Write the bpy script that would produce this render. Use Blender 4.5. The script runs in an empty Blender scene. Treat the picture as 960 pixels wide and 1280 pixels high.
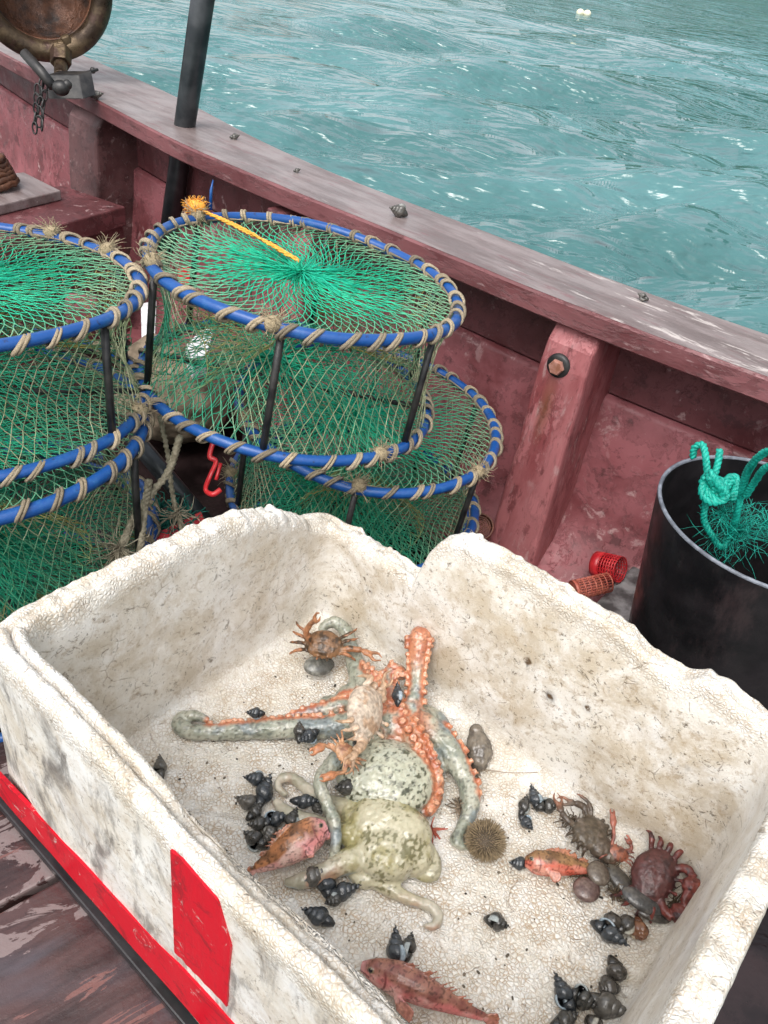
import bpy, math, random
import numpy as np
from mathutils import Vector, Matrix, noise
from math import pi, sin, cos, radians as RAD
random.seed(7); rng = np.random.default_rng(7)
V = Vector
scene = bpy.context.scene
C = bpy.data.collections.new('place'); scene.collection.children.link(C)

# ------------------------------------------------------------- camera
CAM_H = 0.80; PITCH = RAD(37); ROLL = RAD(9); FPX = 1000.0
fw = V((0, cos(PITCH), -sin(PITCH))); rt = V((1, 0, 0)); up = rt.cross(fw)
RR = cos(ROLL)*rt + sin(ROLL)*up; UU = -sin(ROLL)*rt + cos(ROLL)*up
CO = V((0, 0, CAM_H))
cd = bpy.data.cameras.new('camera'); cam = bpy.data.objects.new('camera', cd); C.objects.link(cam)
cam.matrix_world = Matrix(((RR.x, UU.x, -fw.x, CO.x), (RR.y, UU.y, -fw.y, CO.y), (RR.z, UU.z, -fw.z, CO.z), (0, 0, 0, 1)))
cd.sensor_fit = 'VERTICAL'; cd.sensor_height = 36.0; cd.lens = FPX/1280*36.0
cd.clip_start = 0.02; cd.clip_end = 2000
scene.camera = cam
# ------------------------------------------------------------- world, sun, exposure
SUN_EL = RAD(58); SUN_AZ = RAD(202)
w = bpy.data.worlds.new('World'); scene.world = w; w.use_nodes = True
nt = w.node_tree; nt.nodes.clear()
sky = nt.nodes.new('ShaderNodeTexSky'); sky.sky_type = 'NISHITA'; sky.sun_disc = False
sky.sun_elevation = SUN_EL; sky.sun_rotation = SUN_AZ; sky.dust_density = 4.0; sky.air_density = 1.2; sky.ozone_density = 1.0
hs = nt.nodes.new('ShaderNodeHueSaturation'); hs.inputs['Saturation'].default_value = 0.28
bg = nt.nodes.new('ShaderNodeBackground'); bg.inputs['Strength'].default_value = 0.15
wo = nt.nodes.new('ShaderNodeOutputWorld')
nt.links.new(sky.outputs[0], hs.inputs['Color']); nt.links.new(hs.outputs[0], bg.inputs['Color']); nt.links.new(bg.outputs[0], wo.inputs[0])
sd = bpy.data.lights.new('sun', 'SUN'); sun = bpy.data.objects.new('sun', sd); C.objects.link(sun)
sd.energy = 0.7; sd.angle = RAD(40); sd.color = (1, 0.965, 0.91)
sdir = V((sin(SUN_AZ)*cos(SUN_EL), cos(SUN_AZ)*cos(SUN_EL), sin(SUN_EL)))
sun.rotation_euler = sdir.to_track_quat('Z', 'Y').to_euler(); sun.location = (0, 0, 8)
vs = scene.view_settings
vs.view_transform = 'Standard'; vs.look = 'None'; vs.gamma = 1.0; vs.exposure = 0.9; vs.use_curve_mapping = False
scene.cycles.max_bounces = 6; scene.cycles.caustics_reflective = False; scene.cycles.caustics_refractive = False

# ------------------------------------------------------------- helpers
def ray(x, y): return fw + RR*((x-480)/FPX) + UU*((640-y)/FPX)
def Zp(x, y, z):
    d = ray(x, y); return CO + d*((z-CAM_H)/d.z)
def depth(x, y, d): return CO + ray(x, y)*d
def tag(o, label=None, cat=None, group=None, kind=None):
    if label: o['label'] = label
    if cat: o['category'] = cat
    if group: o['group'] = group
    if kind: o['kind'] = kind
    return o
def empty(name, loc=(0, 0, 0), label=None, cat=None, group=None):
    o = bpy.data.objects.new(name, None); C.objects.link(o); o.location = loc; o.empty_display_size = .05
    return tag(o, label, cat, group)
def catmull(pts, n=8):
    pts = [V(p) for p in pts]; out = []
    P = [pts[0]*2-pts[1]] + pts + [pts[-1]*2-pts[-2]]
    for i in range(1, len(P)-2):
        a, b, c, d = P[i-1], P[i], P[i+1], P[i+2]
        for k in range(n):
            t = k/n
            out.append(.5*((2*b) + (c-a)*t + (2*a-5*b+4*c-d)*t*t + (3*b-a-3*c+d)*t*t*t))
    out.append(pts[-1]); return out
def lerpl(vals, n):
    if not hasattr(vals, '__len__'): return [vals]*n
    m = len(vals)-1; o = []
    for i in range(n):
        f = i/(n-1)*m; k = min(int(f), m-1); o.append(vals[k]+(vals[k+1]-vals[k])*(f-k))
    return o
class MB:
    def __init__(s): s.v = []; s.f = []; s.c = []; s.m = []; s.mi = 0; s.col = (1, 1, 1)
    def av(s, p, col=None):
        s.v.append((p[0], p[1], p[2])); s.c.append(col or s.col); return len(s.v)-1
    def af(s, *i): s.f.append(i); s.m.append(s.mi)
    def tube(s, path, r, sides=8, cap=True, closed=False, col=None, flat=None, colf=None):
        path = [V(p) for p in path]; n = len(path); rs = lerpl(r, n); rings = []; prev = None
        for i, p in enumerate(path):
            if closed: t = path[(i+1) % n]-path[i-1]
            else: t = path[min(i+1, n-1)]-path[max(i-1, 0)]
            if t.length < 1e-9: t = V((0, 0, 1))
            t.normalize()
            if prev is None:
                a = t.cross(V((0, 0, 1)));
                if a.length < .1: a = t.cross(V((1, 0, 0)))
            else: a = prev-t*prev.dot(t)
            a.normalize(); prev = a; b = t.cross(a)
            ring = []
            for k in range(sides):
                an = 2*pi*k/sides; ca, sa = cos(an)*rs[i], sin(an)*rs[i]
                if flat: sa *= flat
                q = p+a*ca+b*sa
                ring.append(s.av(q, colf(q, i/(n-1)) if colf else col))
            rings.append(ring)
        m = n if closed else n-1
        for i in range(m):
            A, B = rings[i], rings[(i+1) % n]
            for k in range(sides): s.af(A[k], A[(k+1) % sides], B[(k+1) % sides], B[k])
        if cap and not closed:
            s.af(*rings[0][::-1]); s.af(*rings[-1])
    def box(s, c, sz, M=None, col=None):
        c = V(c); ids = []
        for dx in (-.5, .5):
            for dy in (-.5, .5):
                for dz in (-.5, .5):
                    q = V((dx*sz[0], dy*sz[1], dz*sz[2]))
                    if M: q = M @ q
                    ids.append(s.av(c+q, col))
        for f in ((0, 1, 3, 2), (4, 6, 7, 5), (0, 4, 5, 1), (2, 3, 7, 6), (0, 2, 6, 4), (1, 5, 7, 3)): s.af(*[ids[k] for k in f])
    def prism(s, quad_lo, quad_hi, col=None):
        n = len(quad_lo); a = [s.av(p, col) for p in quad_lo]; b = [s.av(p, col) for p in quad_hi]
        s.af(*a[::-1]); s.af(*b)
        for k in range(n): s.af(a[k], a[(k+1) % n], b[(k+1) % n], b[k])
    def ell(s, c, r, M=None, nu=20, nv=12, col=None):
        c = V(c); rows = []
        if not hasattr(r, '__len__'): r = (r, r, r)
        for j in range(nv+1):
            ph = pi*j/nv; row = []
            for i in range(nu if 0 < j < nv else 1):
                th = 2*pi*i/nu; q = V((r[0]*sin(ph)*cos(th), r[1]*sin(ph)*sin(th), r[2]*cos(ph)))
                if M: q = M @ q
                row.append(s.av(c+q, col))
            rows.append(row)
        for j in range(nv):
            A, B = rows[j], rows[j+1]
            for i in range(nu):
                k = (i+1) % nu
                if len(A) == 1: s.af(A[0], B[i], B[k])
                elif len(B) == 1: s.af(A[i], B[0], A[k])
                else: s.af(A[i], B[i], B[k], A[k])
    def lathe(s, prof, seg=32, M=None, closed=False, col=None):
        rings = []
        for (r, z) in prof:
            ring = []
            for k in range(seg):
                q = V((r*cos(2*pi*k/seg), r*sin(2*pi*k/seg), z))
                if M: q = M @ q
                ring.append(s.av(q, col))
            rings.append(ring)
        n = len(rings)
        for j in range(n if closed else n-1):
            A, B = rings[j], rings[(j+1) % n]
            for k in range(seg): s.af(A[k], A[(k+1) % seg], B[(k+1) % seg], B[k])
        return rings
    def rope(s, path, r, pitch=.02, strands=3, sides=6, col=None, wob=0):
        path = [V(p) for p in path]; L = 0
        n = len(path); prev = None; fr = []
        for i, p in enumerate(path):
            t = (path[min(i+1, n-1)]-path[max(i-1, 0)]).normalized()
            if prev is None:
                a = t.cross(V((0, 0, 1)))
                if a.length < .1: a = t.cross(V((1, 0, 0)))
            else: a = prev-t*prev.dot(t)
            a.normalize(); prev = a
            if i: L += (p-path[i-1]).length
            fr.append((p, a, t.cross(a), L))
        for k in range(strands):
            s.tube([p+(a*cos(2*pi*(l/pitch+k/strands))+b*sin(2*pi*(l/pitch+k/strands)))*r*.5 for p, a, b, l in fr], r*.56, sides, col=col)
    def hair(s, c, n, L, r, dirv=None, spread=1, col=None, curl=.4):
        c = V(c)
        for _ in range(n):
            d = V((random.gauss(0, 1), random.gauss(0, 1), random.gauss(0, 1))).normalized()*spread
            if dirv: d = d+V(dirv)
            d.normalize(); p = c.copy(); pts = [p.copy()]; l = L*random.uniform(.4, 1.1)
            for k in range(4):
                d = (d+V((random.gauss(0, 1), random.gauss(0, 1), random.gauss(0, 1)))*curl).normalized()
                p = p+d*l/4; pts.append(p.copy())
            s.tube(pts, [r, r, r*.6], 3, col=col)
    def mesh(s, name, mats, smooth=True):
        me = bpy.data.meshes.new(name); me.from_pydata(s.v, [], s.f)
        if not isinstance(mats, (list, tuple)): mats = [mats]
        for m in mats: me.materials.append(m)
        if len(mats) > 1: me.polygons.foreach_set('material_index', s.m)
        at = me.color_attributes.new('Col', 'FLOAT_COLOR', 'POINT')
        at.data.foreach_set('color', np.c_[np.array([c[:3] for c in s.c], dtype=np.float32), np.ones(len(s.c), np.float32)].ravel())
        me.polygons.foreach_set('use_smooth', [smooth]*len(me.polygons)); me.update()
        return me
    def build(s, name, mats, parent=None, smooth=True, loc=None):
        o = bpy.data.objects.new(name, s.mesh(name, mats, smooth)); C.objects.link(o)
        if parent: o.parent = parent
        if loc is not None: o.location = loc
        return o
def bevel(o, wd=.003, seg=2, ang=35):
    m = o.modifiers.new('bevel', 'BEVEL'); m.width = wd; m.segments = seg; m.limit_method = 'ANGLE'; m.angle_limit = RAD(ang); return o
def remeshed(mb, voxel, name, mat, colf, parent=None, smooth=3, fac=.5, loc=None, disp=None):
    """join overlapping closed shapes into one continuous skin, then colour it"""
    tmp = bpy.data.objects.new('tmp', mb.mesh('tmp', mat)); C.objects.link(tmp)
    m = tmp.modifiers.new('r', 'REMESH'); m.mode = 'VOXEL'; m.voxel_size = voxel; m.adaptivity = 0
    if smooth:
        q = tmp.modifiers.new('s', 'SMOOTH'); q.iterations = smooth; q.factor = fac
    dg = bpy.context.evaluated_depsgraph_get(); dg.update()
    ev = tmp.evaluated_get(dg); me = bpy.data.meshes.new_from_object(ev)
    bpy.data.objects.remove(tmp)
    me.name = name; me.materials.clear(); me.materials.append(mat)
    n = len(me.vertices); co = np.empty(n*3, np.float32); me.vertices.foreach_get('co', co); co = co.reshape(-1, 3)
    no = np.empty(n*3, np.float32); me.vertex_normals.foreach_get('vector', no); no = no.reshape(-1, 3)
    if disp is not None:
        for i in range(n): co[i] += no[i]*disp(V(co[i]), V(no[i]))
        me.vertices.foreach_set('co', co.ravel())
    cols = np.array([tuple(colf(V(co[i]), V(no[i])))[:3]+(1,) for i in range(n)], np.float32)
    for a in list(me.color_attributes): me.color_attributes.remove(a)
    at = me.color_attributes.new('Col', 'FLOAT_COLOR', 'POINT'); at.data.foreach_set('color', cols.ravel())
    me.polygons.foreach_set('use_smooth', [True]*len(me.polygons)); me.update()
    o = bpy.data.objects.new(name, me); C.objects.link(o)
    if parent: o.parent = parent
    if loc is not None: o.location = loc
    return o
def fb(p, s, o=3): return noise.fractal(V(p)*s, 1.0, 2.0, o)
def mixc(a, b, t):
    t = max(0, min(1, t)); return tuple(a[i]*(1-t)+b[i]*t for i in range(3))
def ss(a, b, x):
    t = max(0, min(1, (x-a)/(b-a))); return t*t*(3-2*t)

# ------------------------------------------------------------- materials
class NT:
    def __init__(s, name):
        s.m = bpy.data.materials.new(name); s.m.use_nodes = True; s.t = s.m.node_tree; s.t.nodes.clear()
        s.out = s.n('OutputMaterial'); s.p = s.n('BsdfPrincipled'); s.l(s.p.outputs[0], s.out.inputs[0])
        s.tc = s.n('TexCoord')
    def n(s, k): return s.t.nodes.new('ShaderNode'+k)
    def l(s, a, b): s.t.links.new(a, b)
    def val(s, x, inp):
        if isinstance(x, (int, float)): inp.default_value = x
        elif isinstance(x, tuple): inp.default_value = x+(1,) if len(x) == 3 else x
        else: s.l(x, inp)
    def mapv(s, sc=(1, 1, 1), rot=(0, 0, 0), src=None):
        m = s.n('Mapping'); m.inputs['Scale'].default_value = sc; m.inputs['Rotation'].default_value = rot
        s.l(src or s.tc.outputs['Object'], m.inputs[0]); return m.outputs[0]
    def noise(s, scale, detail=5, rough=.55, vec=None, dist=0):
        n = s.n('TexNoise'); n.inputs['Scale'].default_value = scale; n.inputs['Detail'].default_value = detail
        n.inputs['Roughness'].default_value = rough; n.inputs['Distortion'].default_value = dist
        s.l(vec or s.tc.outputs['Object'], n.inputs['Vector']); return n.outputs[0]
    def vor(s, scale, feat='F1', vec=None, rnd=1, out='Distance'):
        n = s.n('TexVoronoi'); n.feature = feat; n.inputs['Scale'].default_value = scale; n.inputs['Randomness'].default_value = rnd
        s.l(vec or s.tc.outputs['Object'], n.inputs['Vector']); return n.outputs[out]
    def ramp(s, x, a, b, lo=0., hi=1.):
        n = s.n('MapRange'); n.interpolation_type = 'SMOOTHSTEP'; s.l(x, n.inputs[0])
        n.inputs[1].default_value = a; n.inputs[2].default_value = b; n.inputs[3].default_value = lo; n.inputs[4].default_value = hi; return n.outputs[0]
    def math(s, op, a, b=0.):
        n = s.n('Math'); n.operation = op; s.val(a, n.inputs[0]); s.val(b, n.inputs[1]); return n.outputs[0]
    def mix(s, f, a, b, mode='MIX'):
        n = s.n('Mix'); n.data_type = 'RGBA'; n.blend_type = mode; s.val(f, n.inputs[0]); s.val(a, n.inputs[6]); s.val(b, n.inputs[7]); return n.outputs[2]
    def attr(s, name='Col', ch=None):
        n = s.n('Attribute'); n.attribute_name = name
        if ch is None: return n.outputs['Color']
        q = s.n('SeparateColor'); s.l(n.outputs['Color'], q.inputs[0]); return q.outputs[ch]
    def bump(s, h, dist=.001, st=1., prev=None):
        n = s.n('Bump'); n.inputs['Strength'].default_value = st; n.inputs['Distance'].default_value = dist
        s.l(h, n.inputs['Height'])
        if prev: s.l(prev, n.inputs['Normal'])
        return n.outputs[0]
    def set(s, col=None, rough=.5, nrm=None, spec=None, metal=None, **k):
        if col is not None: s.val(col, s.p.inputs['Base Color'])
        s.val(rough, s.p.inputs['Roughness'])
        if nrm: s.l(nrm, s.p.inputs['Normal'])
        if spec is not None: s.val(spec, s.p.inputs['Specular IOR Level'])
        if metal is not None: s.val(metal, s.p.inputs['Metallic'])
        for a, b in k.items(): s.val(b, s.p.inputs[a])
        return s.m
def simple(name, a, b, scale=40, rough=.6, bd=.0006, spec=None, metal=None, lo=.35, hi=.65, vec=None):
    t = NT(name); n = t.noise(scale); c = t.mix(t.ramp(n, lo, hi), a, b)
    return t.set(c, rough, t.bump(t.noise(scale*3), bd, .7), spec, metal)
def vcol(name, rough=.5, bs=300, bd=.0004, sss=0, var=.35, spec=None):
    t = NT(name); c = t.attr(); n = t.noise(bs*.6, 4)
    c2 = t.mix(t.ramp(n, .35, .7, 0, var), c, t.mix(1., c, (.35, .33, .3), 'MULTIPLY'))
    t.set(c2, rough, t.bump(t.noise(bs), bd, .8), spec)
    if sss > .1: t.val(.3, t.p.inputs['Coat Weight']); t.val(.16, t.p.inputs['Coat Roughness'])
    if sss:
        t.p.inputs['Subsurface Weight'].default_value = sss; t.p.inputs['Subsurface Radius'].default_value = (.006, .003, .002); t.p.inputs['Subsurface Scale'].default_value = 1
    return t.m
def hull_paint(name, base, fade, dark, scuff_amt=.5, stretch=(1, 1, 1), rot=(0, 0, 0), rough=.5):
    t = NT(name); v = t.mapv(stretch, rot)
    c = t.mix(t.ramp(t.noise(5, 6, .65, v), .38, .62), base, fade)
    c = t.mix(t.ramp(t.noise(17, 6, .7, v), .56, .64, 0, .75), c, dark)
    sm_ = t.math('MULTIPLY', t.ramp(t.noise(26, 7, .7, v, .4), .60-.08*scuff_amt, .66, 0, min(1, .4+scuff_amt*.5)), t.ramp(t.noise(3.2, 3, .5), .42, .6))
    c = t.mix(sm_, c, (.50, .36, .35))
    c = t.mix(t.ramp(t.noise(90, 5, .8, v), .60, .68, 0, .5), c, (.12, .05, .045))
    pc = t.ramp(t.noise(11, 9, .78, v, .3), .505, .535)
    c = t.mix(t.math('MULTIPLY', pc, t.ramp(t.noise(4, 2, .5), .35, .6, .15, .75)), c, tuple(min(1, x*1.12) for x in fade))
    c = t.mix(t.ramp(t.noise(14, 9, .8, v, .3), .575, .60, 0, .55), c, tuple(x*.55 for x in base))
    b = t.bump(t.noise(60, 6, .7, v), .0015, .6); b = t.bump(t.noise(9, 4, .6, v), .004, .5, b); b = t.bump(pc, .0012, .6, b)
    return t.set(c, t.ramp(t.noise(20, 3), .3, .7, rough-.14, rough+.14), b)
M_hull = hull_paint('pink_maroon_paint', (.145, .037, .041), (.265, .085, .095), (.07, .02, .022), .5)
M_hulld = hull_paint('dark_maroon_paint', (.09, .025, .027), (.145, .046, .05), (.06, .02, .022), .1)
M_rib = hull_paint('rib_paint', (.22, .052, .056), (.38, .135, .14), (.12, .028, .03), .9, (1.6, 1.6, .5))
t = NT('weathered_gunwale_paint')
v = t.mapv((1, 5, 3), (0, 0, RAD(-37)))
v = t.mapv((.8, 4, 3), (0, 0, 0), t.mapv((1, 1, 1), (0, 0, RAD(37))))
c = t.mix(t.ramp(t.noise(7, 7, .65, v), .35, .65), (.135, .10, .095), (.245, .20, .195))
c = t.mix(t.ramp(t.noise(16, 6, .7, v), .55, .68, 0, .7), c, (.17, .075, .08))
sx = t.n('SeparateXYZ'); t.l(t.tc.outputs['Object'], sx.inputs[0])
right = t.ramp(sx.outputs[0], -.1, .5, .0, .12)
nn = t.math('ADD', t.noise(11, 7, .7, v, .3), right)
c = t.mix(t.ramp(nn, .66, .74, 0, .8), c, (.56, .5, .47))
b = t.bump(t.noise(30, 6, .7, v), .002, .6)
M_gun = t.set(c, t.ramp(t.noise(8, 4), .3, .7, .28, .5), b, .6)
M_fascia = hull_paint('fascia_paint', (.12, .036, .039), (.20, .075, .08), (.08, .03, .03), .25, (.5, .5, 2))
t = NT('deck_planks')
vr = t.mapv((1, 1, 1), (0, 0, RAD(-40)))
v = t.mapv((1, 5, 1), (0, 0, 0), vr); v2 = t.mapv((1, 2.2, 1), (0, 0, 0), vr)
c = t.mix(t.ramp(t.noise(9, 6, .65, v), .35, .65), (.030, .016, .016), (.075, .040, .038))
c = t.mix(t.ramp(t.noise(4, 3, .5, v2, .5), .50, .62, 0, .6), c, (.085, .078, .092))
n1 = t.noise(6.5, 7, .62, v2, .9)
c = t.mix(t.ramp(n1, .575, .585, 0, .95), c, (.20, .155, .15))
c = t.mix(t.ramp(t.noise(5, 7, .62, v, .7), .595, .605, 0, .9), c, (.17, .08, .07))
c = t.mix(t.ramp(t.noise(60, 6, .75), .60, .68, 0, .6), c, (.03, .015, .015))
M_hatch = t.set(c, t.ramp(t.noise(10, 4), .4, .6, .14, .4), t.bump(n1, .004, .6, t.bump(t.noise(60, 6, .7), .0015, .6)), .6)
M_deck = simple('dark_wet_deck', (.008, .005, .005), (.03, .018, .018), 12, .2, .002)
t = NT('black_plastic'); c = t.mix(t.ramp(t.noise(14, 5), .35, .65), (.008, .008, .009), (.02, .017, .019))
c = t.mix(t.ramp(t.noise(70, 6, .8, t.mapv((1, 1, .4))), .66, .70, 0, .8), c, (.16, .16, .17)); c = t.mix(t.ramp(t.noise(9, 6, .7, t.mapv((1, 1, .3))), .58, .7, 0, .35), c, (.09, .06, .06))
M_black = t.set(c, t.ramp(t.noise(20, 4), .35, .65, .28, .55), t.bump(t.noise(40, 5, .7), .0008, .6))
M_tubrim = simple('scuffed_rim', (.10, .11, .13), (.22, .24, .28), 60, .5)
M_iron = simple('dark_iron', (.012, .012, .013), (.045, .042, .04), 30, .42, .0008, metal=.2)
M_pole = simple('pole_metal', (.025, .03, .034), (.07, .075, .08), 12, .34, .0004, metal=.5)
t = NT('rusty_brass'); n1 = t.noise(9, 6, .7)
c = t.mix(t.ramp(n1, .35, .6), (.04, .025, .016), (.15, .105, .06)); c = t.mix(t.ramp(t.noise(25, 5, .7), .5, .62), c, (.07, .04, .03))
M_brass = t.set(c, t.ramp(t.noise(30), .35, .65, .25, .6), t.bump(t.noise(45, 5, .7), .003, .8), metal=.55)
t = NT('rusty_inside'); c = t.mix(t.ramp(t.noise(7, 6, .7), .35, .62), (.02, .014, .012), (.15, .06, .03))
M_rust = t.set(c, t.ramp(t.noise(25), .35, .65, .2, .7), t.bump(t.noise(50, 5, .7), .004, 1.), metal=.3)
t = NT('blue_pipe'); c = t.mix(t.ramp(t.noise(40, 5, .7), .5, .68, 0, .6), (.008, .07, .27), (.03, .13, .33)); c = t.mix(t.ramp(t.noise(90, 4), .62, .7, 0, .7), c, (.02, .03, .08))
M_blue = t.set(c, .35, t.bump(t.noise(120, 4), .0008, .6), .5)
M_lash = vcol('lashing_twine', .9, 900, .0012, var=.5)
M_net = vcol('net_twine', .6, 800, .0003, var=.25)
M_teal = simple('teal_rope', (.0, .25, .19), (.01, .42, .32), 200, .55, .0006)
M_tealdk = simple('dark_teal_net', (.0, .10, .08), (.01, .2, .15), 200, .7, .0006)
M_rope = simple('old_rope', (.22, .19, .13), (.42, .37, .27), 120, .9, .0008)
M_orange = simple('orange_twine', (.75, .28, .03), (.85, .42, .06), 300, .7, .0004)
M_red = simple('red_plastic', (.42, .012, .02), (.6, .03, .035), 50, .35, .0003)
M_brick = simple('faded_red_plastic', (.40, .09, .06), (.5, .15, .1), 60, .5, .0004)
M_grey = simple('wet_grey_board', (.07, .07, .07), (.3, .3, .3), 30, .3, .002)
M_white = simple('white_foam_scrap', (.55, .55, .55), (.75, .76, .78), 30, .7, .001)
M_sack = simple('brown_sack', (.12, .09, .06), (.26, .2, .14), 25, .9, .003)
# foam
t = NT('dirty_foam')
bead = t.attr(ch=0); dirt = t.attr(ch=1); smear_band = t.attr(ch=2)
wv = t.n('VectorMath'); wv.operation = 'MULTIPLY_ADD'
nz_ = t.n('TexNoise'); nz_.inputs['Scale'].default_value = 60; nz_.inputs['Detail'].default_value = 3; t.l(t.tc.outputs['Object'], nz_.inputs['Vector'])
t.l(nz_.outputs['Color'], wv.inputs[0]); wv.inputs[1].default_value = (.008, .008, .008); t.l(t.tc.outputs['Object'], wv.inputs[2]); wob = wv.outputs[0]
de = t.vor(240, 'DISTANCE_TO_EDGE', wob); d1 = t.vor(240, 'F1', wob)
cell = t.vor(240, 'F1', wob, out='Color'); cs = t.n('SeparateColor'); t.l(cell, cs.inputs[0])
base = t.mix(t.ramp(t.noise(16, 5, .6), .35, .65), (.81, .795, .76), (.73, .70, .635))
base = t.mix(t.math('MULTIPLY', t.ramp(cs.outputs[0], .6, 1, 0, .3), bead), base, (.62, .54, .42))
dn = t.math('MULTIPLY', t.ramp(t.noise(15, 8, .75, None, .3), .38, .64), dirt)
base = t.mix(dn, base, (.53, .46, .355))
dn2 = t.math('MULTIPLY', t.ramp(t.noise(70, 8, .8, None, .4), .53, .62, 0, .6), dirt)
base = t.mix(dn2, base, (.36, .27, .17))
dn3 = t.math('MULTIPLY', t.ramp(t.noise(48, 8, .82, None, .8), .592, .62, 0, .85), dirt)
base = t.mix(dn3, base, (.10, .075, .045))
dn3 = t.math('MULTIPLY', t.ramp(t.noise(150, 5, .8), .595, .625, 0, .7), dirt)
base = t.mix(dn3, base, (.10, .075, .045))
gap = t.math('MULTIPLY', t.ramp(de, .0, .16, .9, 0), bead)
gap = t.math('MULTIPLY', gap, t.ramp(t.noise(30, 7, .75), .38, .58, .12, 1))
base = t.mix(gap, base, (.36, .26, .16))
crk = t.math('MULTIPLY', t.ramp(t.vor(26, 'DISTANCE_TO_EDGE', wob), .0, .022, .6, 0), t.ramp(t.noise(38, 6, .7), .52, .60))
base = t.mix(crk, base, (.20, .14, .09))
sn = t.math('MULTIPLY', t.ramp(t.noise(22, 7, .7, t.mapv((1, 1, .35)), .6), .47, .66, 0, .85), smear_band)
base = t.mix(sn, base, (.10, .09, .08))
st_ = t.math('MULTIPLY', t.ramp(t.noise(190, 6, .75), .40, .52, 0, .95), t.ramp(smear_band, 1.0, 1.5)); base = t.mix(st_, base, (.09, .05, .02))
hh = t.math('MULTIPLY', t.ramp(de, 0., .35, 0, 1), bead)
b = t.bump(hh, .0010, 1.); b = t.bump(t.noise(55, 6, .7), .002, .5, b); b = t.bump(crk, -.001, .6, b)
M_foam = t.set(base, t.ramp(t.noise(7, 5, .6), .45, .62, .62, .30), b, .4)
t.p.inputs['Subsurface Weight'].default_value = .12; t.p.inputs['Subsurface Radius'].default_value = (.01, .009, .008); t.p.inputs['Subsurface Scale'].default_value = .6
t = NT('red_tape'); c = t.mix(t.ramp(t.noise(22, 7, .8, None, .8), .52, .62, 0, .7), (.56, .003, .016), (.24, .008, .014)); c = t.mix(t.ramp(t.noise(34, 8, .85, None, .8), .60, .612, 0, .8), c, (.55, .42, .38))
M_tape = t.set(c, .42, t.bump(t.noise(30, 4), .002, .5), .3)
# water
t = NT('sea_water')
pos = t.n('NewGeometry').outputs['Position']
g = t.mapv((1, 2.3, 1), (0, 0, RAD(8)), pos)
c = t.mix(t.ramp(t.noise(.5, 4, .5, g), .35, .65), (.045, .14, .14), (.075, .195, .20))
b = t.bump(t.noise(2.8, 1, .4, g, .1), .105, 1.); b = t.bump(t.noise(8, 1.5, .45, g, .1), .034, 1., b)
sp = t.vor(3.0, 'F1', pos); c = t.mix(t.ramp(sp, .02, .05, .8, 0), c, (.7, .75, .72))
M_water = t.set(c, .03, b, IOR=1.65)
M_hills = simple('wooded_hill', (.006, .035, .02), (.02, .07, .035), .3, .95, .3)
M_buoy = simple('buoy_foam', (.75, .68, .45), (.85, .8, .65), 8, .6)
# creatures
M_flesh = vcol('wet_octopus_skin', .30, 350, .0006, .12, var=.25, spec=.6)
M_fish = vcol('wet_fish_skin', .25, 500, .0004, .05, var=.3, spec=.6)
M_crab = vcol('crab_shell', .35, 420, .0007, var=.45)
M_shell = vcol('sea_snail_shell', .24, 500, .0006, var=.5, spec=.7)
M_urchin = vcol('urchin_spines', .7, 300, .0003)

# ------------------------------------------------------------- water, hills
WZ = -.60
def build_water():
    fr = np.linspace(RAD(10), RAD(170), 760); rest = np.linspace(RAD(170), RAD(370), 70)[1:-1]
    th = np.concatenate([fr, rest]); nr = 330
    rad = .5*(1.0215**np.arange(nr)); rad = np.append(rad, [900., 1800.])
    Rm, Tm = np.meshgrid(rad, th, indexing='ij')
    X = Rm*np.cos(Tm); Y = Rm*np.sin(Tm); Zz = np.zeros_like(X)
    sp = np.maximum(Rm*.0215, Rm*(th[1]-th[0]))
    for k in range(70):
        lam = .22*(1.058**k) if k < 55 else rng.uniform(.5, 2.5)
        a = RAD(100)+rng.normal(0, .42); kx, ky = cos(a), sin(a); ph = rng.uniform(0, 6.28)
        amp = .0135*lam**.8*(1.45 if lam < .7 else (1 if lam < 1.3 else .6))
        q = 2*pi/lam*(X*kx+Y*ky)+ph+.6*np.sin(X*.7/lam*.6+ph*3)
        fade = np.clip((lam/sp-2.5)/3, 0, 1)
        s = np.sin(q); Zz += amp*fade*(s+.25*np.cos(2*q))
    Zz *= (.8+.35*np.sin(X*.31+1)*np.sin(Y*.23)); Zz += WZ
    nrr, ntt = X.shape
    co = np.stack([X, Y, Zz], -1).reshape(-1, 3)
    i, j = np.meshgrid(np.arange(nrr-1), np.arange(ntt), indexing='ij'); j2 = (j+1) % ntt
    q = np.stack([i*ntt+j, (i+1)*ntt+j, (i+1)*ntt+j2, i*ntt+j2], -1).reshape(-1, 4)
    me = bpy.data.meshes.new('water'); me.vertices.add(len(co)); me.vertices.foreach_set('co', co.ravel())
    me.loops.add(q.size); me.loops.foreach_set('vertex_index', q.ravel().astype(np.int32))
    me.polygons.add(len(q)); me.polygons.foreach_set('loop_start', np.arange(0, q.size, 4, dtype=np.int32))
    me.polygons.foreach_set('use_smooth', np.ones(len(q), bool)); me.materials.append(M_water); me.update(calc_edges=True); me.validate()
    o = bpy.data.objects.new('water', me); C.objects.link(o); tag(o, kind='structure')
build_water()
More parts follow.
